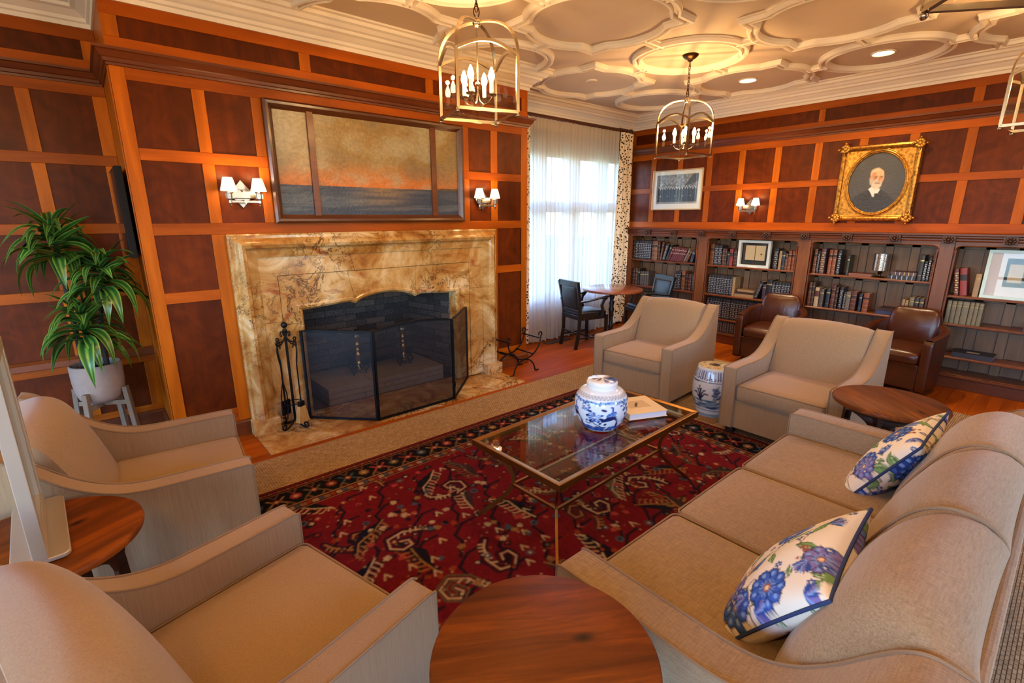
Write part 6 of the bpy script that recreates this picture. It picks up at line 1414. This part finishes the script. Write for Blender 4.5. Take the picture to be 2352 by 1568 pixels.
MB().box(-.122,-.122,.003,.118,.118,.033).build('pages', flat('white_pages', (222,220,224), .8), bkm); MB().box(-.125,-.125,0,.125,.125,.003).box(-.125,-.125,.033,.125,.125,.037).box(-.127,-.125,0,-.122,.125,.037).build('cover', crm, bkm, bevel=.001)
MB().box(-.075,-.045,.037,.065,.060,.0374).build('cover_picture', flat('cover_photo', (196,172,134), .6), bkm); MB().prism([(-.036,-.020),(-.024,-.030),(.004,.010),(.014,.034),(-.004,.028)], .0374, .0378, 'z').build('picture_figure', flat('figure_ink', (84,60,40), .7), bkm)
gst = thing('garden_stool', 'blue and white porcelain drum stool between two pale armchairs', 'stool', (2.285,-2.105,.0075))
K = Paint(420,150,(214,220,218)); r = random.Random(9); TL = (44,92,128)
K.a[0:10] = lin((150,178,196)); K.a[20:24] = lin((120,150,176))
for x in range(0,420,9): K.line([(x,2),(x+6,9)], 1.4, (72,110,150)); K.poly([(x,116),(x+5,116),(x+4,142),(x+1,142)], (36,66,132) if r.random() < .8 else (120,150,200))
for k in range(150): K.ell(r.uniform(0,420), r.uniform(30,54), r.uniform(8,24), r.uniform(2,4), r.choice([TL,(70,122,156),(30,66,110),(110,150,172)]), 0, .7)
for q in range(3):
    o = q*140
    for a in (.2,.9,1.5,2.1,2.9): K.line([(o+60,54),(o+60+16*math.cos(a),72+14*math.sin(a)),(o+60+26*math.cos(a),70+18*math.sin(a))], 2.2, (30,52,88))
    K.line([(o+62,50),(o+60,80),(o+54,96)], 2.4, (26,44,80))
    for k in range(40): K.ell(o+115+r.uniform(-14,14), 70+r.uniform(-16,22), 4, 3, r.choice([(52,80,130),(96,130,168),(40,60,110)]), r.uniform(0,3), .8)
    K.line([(o+120,100),(o+110,92),(o+114,82),(o+104,78)], 1.4, (40,56,90)); K.line([(o+20,108),(o+50,108)], 1.6, (40,60,100))
K.a[109:111] = lin((70,90,120))
sp_ = smoothp([(.118,0),(.122,.03),(.142,.09),(.160,.17),(.163,.23),(.156,.30),(.143,.36),(.130,.405),(.124,.412)])
link('stool_body', china_mesh('stool_body', sp_, 120, K, 70), porc, gst)
T2 = Paint(120,60,(206,190,150)); 
for k in range(46): T2.ell(r.uniform(0,120), r.uniform(6,54), r.uniform(2,6), r.uniform(1,3), r.choice([(60,50,44),(90,74,58),(52,58,80)]), 0, .8)
def tf(U, V): rr_ = .126*(1-V)+.001; return (rr_*np.cos(2*PI*U), rr_*np.sin(2*PI*U), .412+.006*V)
U, V = np.meshgrid(np.linspace(0,1,81), np.linspace(0,1,25)); cc = T2.samp(U, V); cc[17:] = lin((74,66,62))
link('stool_top', gridmesh('stool_top', 80, 24, tf, cc), porc, gst)
for k in range(18): a = 2*PI*k/18; link('stud', MB().ball((.149*math.cos(a),.149*math.sin(a),.333), .006, 8).mesh('stud', 'all'), flat('stud_glaze_%d' % k, (92,108,136), .2) if k == 0 else bpy.data.materials['stud_glaze_0'], gst)

# ------------------------------------------------------------------ small dining table and two armchairs by the window
cf = thing('pedestal_table', 'round wooden pedestal table beside the window', 'table', (3.642,.027,0)); 
MB().lathe([(.37,.668),(.385,.672),(.389,.684),(.387,.696),(.380,.70)], n=64).build('table_top', M['cafetop'], cf, smooth=40)
MB().lathe([(.045,.05),(.032,.09),(.026,.16),(.034,.19),(.024,.22),(.028,.36),(.038,.42),(.026,.46),(.034,.50),(.024,.54),(.036,.60),(.050,.65),(.12,.668)], n=20).build('turned_column', M['ebony'], cf, smooth=35)
for k in range(4):
    a = k*PI/2+.4; ca, sa = math.cos(a), math.sin(a); MB().tube([(ca*x,sa*x,z) for x, z in ((.02,.12),(.10,.10),(.20,.05),(.27,.02))], .018, 4, flat=(.030,.030)).build('foot', M['ebony'], cf, smooth=True)
def wood_chair():
    t = thing('wooden_armchair', '', 'chair', (0,0,0), 0, 'black wooden armchairs at the round table'); eb = M['ebony']; bl = M['blackleather']
    for s in (-1,1):
        MB().tube([(-.235,s*.165,0),(-.195,s*.170,.22),(-.190,s*.175,.44),(-.215,s*.185,.64),(-.255,s*.195,.835)], .018, 4, flat=(.036,.032)).build('back_post', eb, t, bevel=.003)
        MB().tube([(.20,s*.200,0),(.195,s*.200,.42)], .018, 4, flat=(.034,.034)).build('front_leg', eb, t, bevel=.003)
        MB().tube([(.10,s*.212,.40),(.125,s*.214,.47),(.105,s*.216,.54),(.125,s*.220,.60),(.175,s*.222,.640)], .014, 4, flat=(.034,.024)).build('arm_support', eb, t, smooth=True)
        MB().tube([(-.225,s*.190,.595),(-.10,s*.205,.605),(.05,s*.216,.628),(.20,s*.224,.648)], .016, 4, flat=(.020,.042)).build('armrest', eb, t, bevel=.004, smooth=True)
        MB().tube([(-.215,s*.168,.14),(.197,s*.198,.14)], .010, 4, flat=(.022,.018)).build('side_stretcher', eb, t)
    MB().tube([(0,-.182,.14),(0,.182,.14)], .010, 4, flat=(.018,.022)).build('cross_stretcher', eb, t); MB().tube([(-.21,-.165,.20),(-.21,.165,.20)], .010, 4, flat=(.018,.026)).build('back_stretcher', eb, t)
    MB().box(-.205,-.190,.365,.212,.190,.420).build('seat_rail', eb, t, bevel=.004)
    MB().soft((.005,0,.435),(.41,.375,.06),.022,(0,0,.012),8).build('seat', bl, t, smooth='all', weld=True)
    MB().box(-.262,-.205,.775,-.228,.205,.845).build('top_rail', eb, t, bevel=.006, seg=2); MB().box(-.212,-.175,.455,-.188,.175,.490).build('lower_rail', eb, t, bevel=.003)
    MB().soft((0,0,0),(.034,.340,.300),.015,(.012,0,0),8).rot('Y', -.155).move((-.215,0,.632)).build('back_pad', bl, t, smooth='all', weld=True)
    nails = MB()
    for q in np.linspace(-.16,.16,26): nails.ball((-.213,q,.778), .0042, 6)
    for s in (-1,1):
        for q in np.linspace(.50,.77,20): nails.ball((-.200-.04*(q-.5)+.012,s*.166,q), .0042, 6)
    n_ = nails.build('nailheads', M['nickel'], t); n_['kind'] = 'stuff'
    for q in np.linspace(-.14,.16,6):
        for s in (-1,1): MB().ball((q,s*.191,.392), .006, 6).build('rail_stud', M['nickel'], t)
    return t
wch = wood_chair(); wch['label'] = 'black wooden armchair with its back to us, left of the pedestal table'; wch.location = (3.195,.105,0); wch.rotation_euler = (0,0,-.22)
dup(wch, (4.130,-.195,0), PI-.38, 'black leather armchair with nailhead trim, right of the pedestal table')

# ------------------------------------------------------------------ brown leather tub chairs
def tub():
    t = thing('tub_chair', '', 'tub chair', (0,0,0), 0, 'brown leather tub chairs before the bookcase'); lt = M['leather']
    def shell(U, V):   # U round the horseshoe, V through the closed section
        a = (-1+2*U)*math.radians(128); rim = .545+.10*np.clip(np.cos(a*.72),0,1)**1.5
        sx = np.cos(a); sy_ = np.sin(a); ro, ri = .300, .235; w = V*2*PI
        r = np.where(np.cos(w) > 0, ro, ri); k = np.cos(w); rr_ = (ro+ri)/2+(ro-ri)/2*np.sign(k)*np.abs(k)**.45
        z = np.where(np.sin(w) > 0, rim-.035+.035*np.abs(np.sin(w))**.6, .09-.03*np.abs(np.sin(w)))
        flare = .02*np.clip((z-.3)/.3,0,1)
        fwd = np.clip(np.abs(a)-math.radians(88),0,1)
        X = -(rr_+flare)*sx + 0*a; X = np.where(np.abs(a) > PI/2, np.minimum(X, .30), X); Y = (rr_+flare)*sy_
        Y = np.where(np.abs(a) > PI/2, np.sign(a)*(rr_+flare)*(1-.10*(np.abs(a)-PI/2)), Y); X = np.where(np.abs(a) > PI/2, (np.abs(a)-PI/2)*.40, X)
        return (X, Y, z)
    me = gridmesh('tub_shell', 48, 28, shell); link('tub_shell', me, lt, t)
    for s in (-1,1): MB().soft((.262,s*.262,.30),(.026,.078,.47),.012,(.006,0,0),6).build('arm_front', lt, t, smooth='all', weld=True)
    MB().soft((.035,0,.355),(.50,.445,.13),.05,(.02,0,.030),10).build('seat_cushion', lt, t, smooth='all', weld=True)
    MB().box(-.20,-.225,.07,.262,.225,.30).build('seat_front', lt, t, bevel=.012, seg=2)
    MB().soft((0,0,0),(.085,.420,.38),.04,(.024,0,0),12).map(lambda p: (p[0]*(1-.3*max(0,p[2]/.19)**4), p[1]*(1-.30*max(0,p[2]/.19)**4), p[2])).rot('Y', -.14).move((-.190,0,.565)).build('back_cushion', lt, t, smooth='all', weld=True)
    MB().tube([(.285,y,.300) for y in np.linspace(-.22,.22,8)], .006, 6).build('seat_piping', lt, t, smooth=True)
    for sx, sy_ in ((.22,.20),(.22,-.20),(-.18,.16),(-.18,-.16)): MB().tube([(sx,sy_,0),(sx,sy_,.075)], .020, 8).build('foot', M['footwood'], t)
    return t
tb = tub(); tb['label'] = 'brown leather tub chair behind the pale armchairs, under the display box'; tb.location = (4.215,-1.775,0); tb.rotation_euler = (0,0,PI+.05)
dup(tb, (4.285,-2.935,0), PI-.12, 'brown leather tub chair at right, nearest the tan book set')

# ------------------------------------------------------------------ television on the side of the chimney breast
tv = thing('television', 'thin black wall television seen edge-on in the alcove', 'television', (-1.236,.36,1.35))
MB().box(-.028,-.30,0,.012,.30,.56).build('casing', flat('black_plastic', (24,21,20), .7, spec=.15), tv, bevel=.004); MB().box(-.0295,-.288,.012,-.028,.288,.548).build('screen', flat('dark_screen', (10,10,12), .1), tv); MB().box(.012,-.12,.18,.036,.12,.38).build('wall_mount', M['iron'], tv)
tag(box('wall_switch', M['white'], XL-.006, .055, 1.20, XL, .075, 1.26, bevel=.001), 'small white switch plate at the edge of the alcove', 'switch')

# ------------------------------------------------------------------ dracaena in a pot on a wooden stand
pot_m = flat('matte_clay_pot', (150,132,118), .85, bump=.12, bscale=30)
px_, py_ = -1.552, .300
stn = thing('plant_stand', 'weathered wooden four-leg plant stand holding the clay pot', 'plant stand', (px_,py_,0), 1.02); lw = wood('weathered_oak', (96,82,66), (140,122,100), rough=.8, coat=0, axis='z')
for k in range(4):
    a = k*PI/2; ca, sa = math.cos(a), math.sin(a); MB().tube([(ca*.185,sa*.185,0),(ca*.152,sa*.152,.48)], .02, 4, flat=(.036,.030)).build('leg', lw, stn, bevel=.003)
for k in range(2): a = k*PI/2; MB().tube([(.158*math.cos(a),.158*math.sin(a),.37+.0*k),(-.158*math.cos(a),-.158*math.sin(a),.37+.0*k)], .015, 4, flat=(.030,.026)).build('cross_bar', lw, stn)
pot = thing('plant_pot', 'round matte clay plant pot on the wooden stand', 'plant pot', (px_,py_,.385))
MB().lathe([(.055,0),(.085,.004),(.118,.035),(.134,.085),(.140,.150),(.141,.262),(.133,.268),(.126,.262),(.124,.225)], n=40, cap=False).build('pot_wall', pot_m, pot, smooth=40); MB().lathe([(.03,.222),(.125,.226)], n=28).build('soil', flat('potting_soil', (40,30,24), .95), pot)
MB().lathe([(.056,0),(.056,.003)], n=24).build('pot_base', pot_m, pot)
pl = thing('dracaena_plant', 'striped dracaena with arching green leaves in the alcove', 'plant', (px_,py_,.61))
def leaf_mat():
    m, nt, b = nmat('striped_leaf'); a = node(nt, 'ShaderNodeAttribute', attribute_name='Col'); oi = nt.nodes.new('ShaderNodeObjectInfo'); mr = node(nt, 'ShaderNodeMapRange'); mr.inputs['To Min'].default_value = .55; mr.inputs['To Max'].default_value = 1.35
    nt.links.new(oi.outputs['Random'], mr.inputs['Value']); hv = node(nt, 'ShaderNodeHueSaturation'); nt.links.new(mr.outputs[0], hv.inputs['Value']); nt.links.new(a.outputs['Color'], hv.inputs['Color']); nt.links.new(hv.outputs[0], b.inputs['Base Color']); b.inputs['Roughness'].default_value = .3; b.inputs['Specular IOR Level'].default_value = .5; return m
LM = leaf_mat()
def leafmesh(L, w, droop, curl):
    def fn(U, V):
        t = V; s = 2*U-1; ang = .15+droop*t; x = L*(t - .30*droop*t*t*.9); z = L*(.55*t*(1-.2*droop) - .62*droop*t**2.1)
        wd = w*np.sin(PI*np.clip(t*.93+.07,0,1)**.75)**.9; return (x, s*wd + curl*t*t, z - .35*wd*(1-np.abs(s))*1.0 + .0*s)
    n, m = 6, 12; U, V = np.meshgrid(np.linspace(0,1,n+1), np.linspace(0,1,m+1)); s = np.abs(2*U-1); g = lin((40,92,30)); e = lin((128,158,66)); c = np.where((s > .85)[...,None], e, g); c = np.where((s < .05)[...,None], lin((100,150,54)), c); c = np.where(((s > .3) & (s < .4))[...,None], lin((36,74,36)), c)
    me = gridmesh('leaf', n, m, fn, c); me.materials.append(LM); return me
LV = [leafmesh(.42,.036,.95,.01), leafmesh(.36,.040,.60,-.01), leafmesh(.46,.036,1.25,.015), leafmesh(.32,.036,.30,0), leafmesh(.40,.038,1.45,-.015)]
rl = random.Random(12)
heads = [((-.06,.02),(-.06,-.03,.88),62),((.06,-.02),(.13,-.09,.66),58),((-.01,-.05),(-.01,-.17,.36),50)]
bark = flat('dark_cane', (46,38,34), .8)
for (bx_, by_), (hx_, hy_, hz_), nl in heads:
    MB().tube([(bx_,by_,0),(bx_*.9+hx_*.1,by_,hz_*.4),(hx_,hy_,hz_)], [.016,.014,.011], 8).build('cane', bark, pl, smooth=True)
    for i in range(nl):
        o = link('leaf', LV[(0,2,4,1,0,2,4,3)[i % 8]], None, pl); q = i/nl; o.location = (hx_,hy_,hz_-.13+.19*q+rl.uniform(-.01,.01)); o.rotation_euler = (rl.uniform(-.25,.25), -.95*q**1.6+rl.uniform(-.15,.15)+.30, i*2.399+rl.uniform(-.2,.2)); s = rl.uniform(.75,1.05)*(1.02-.25*q); o.scale = (s,s,s)
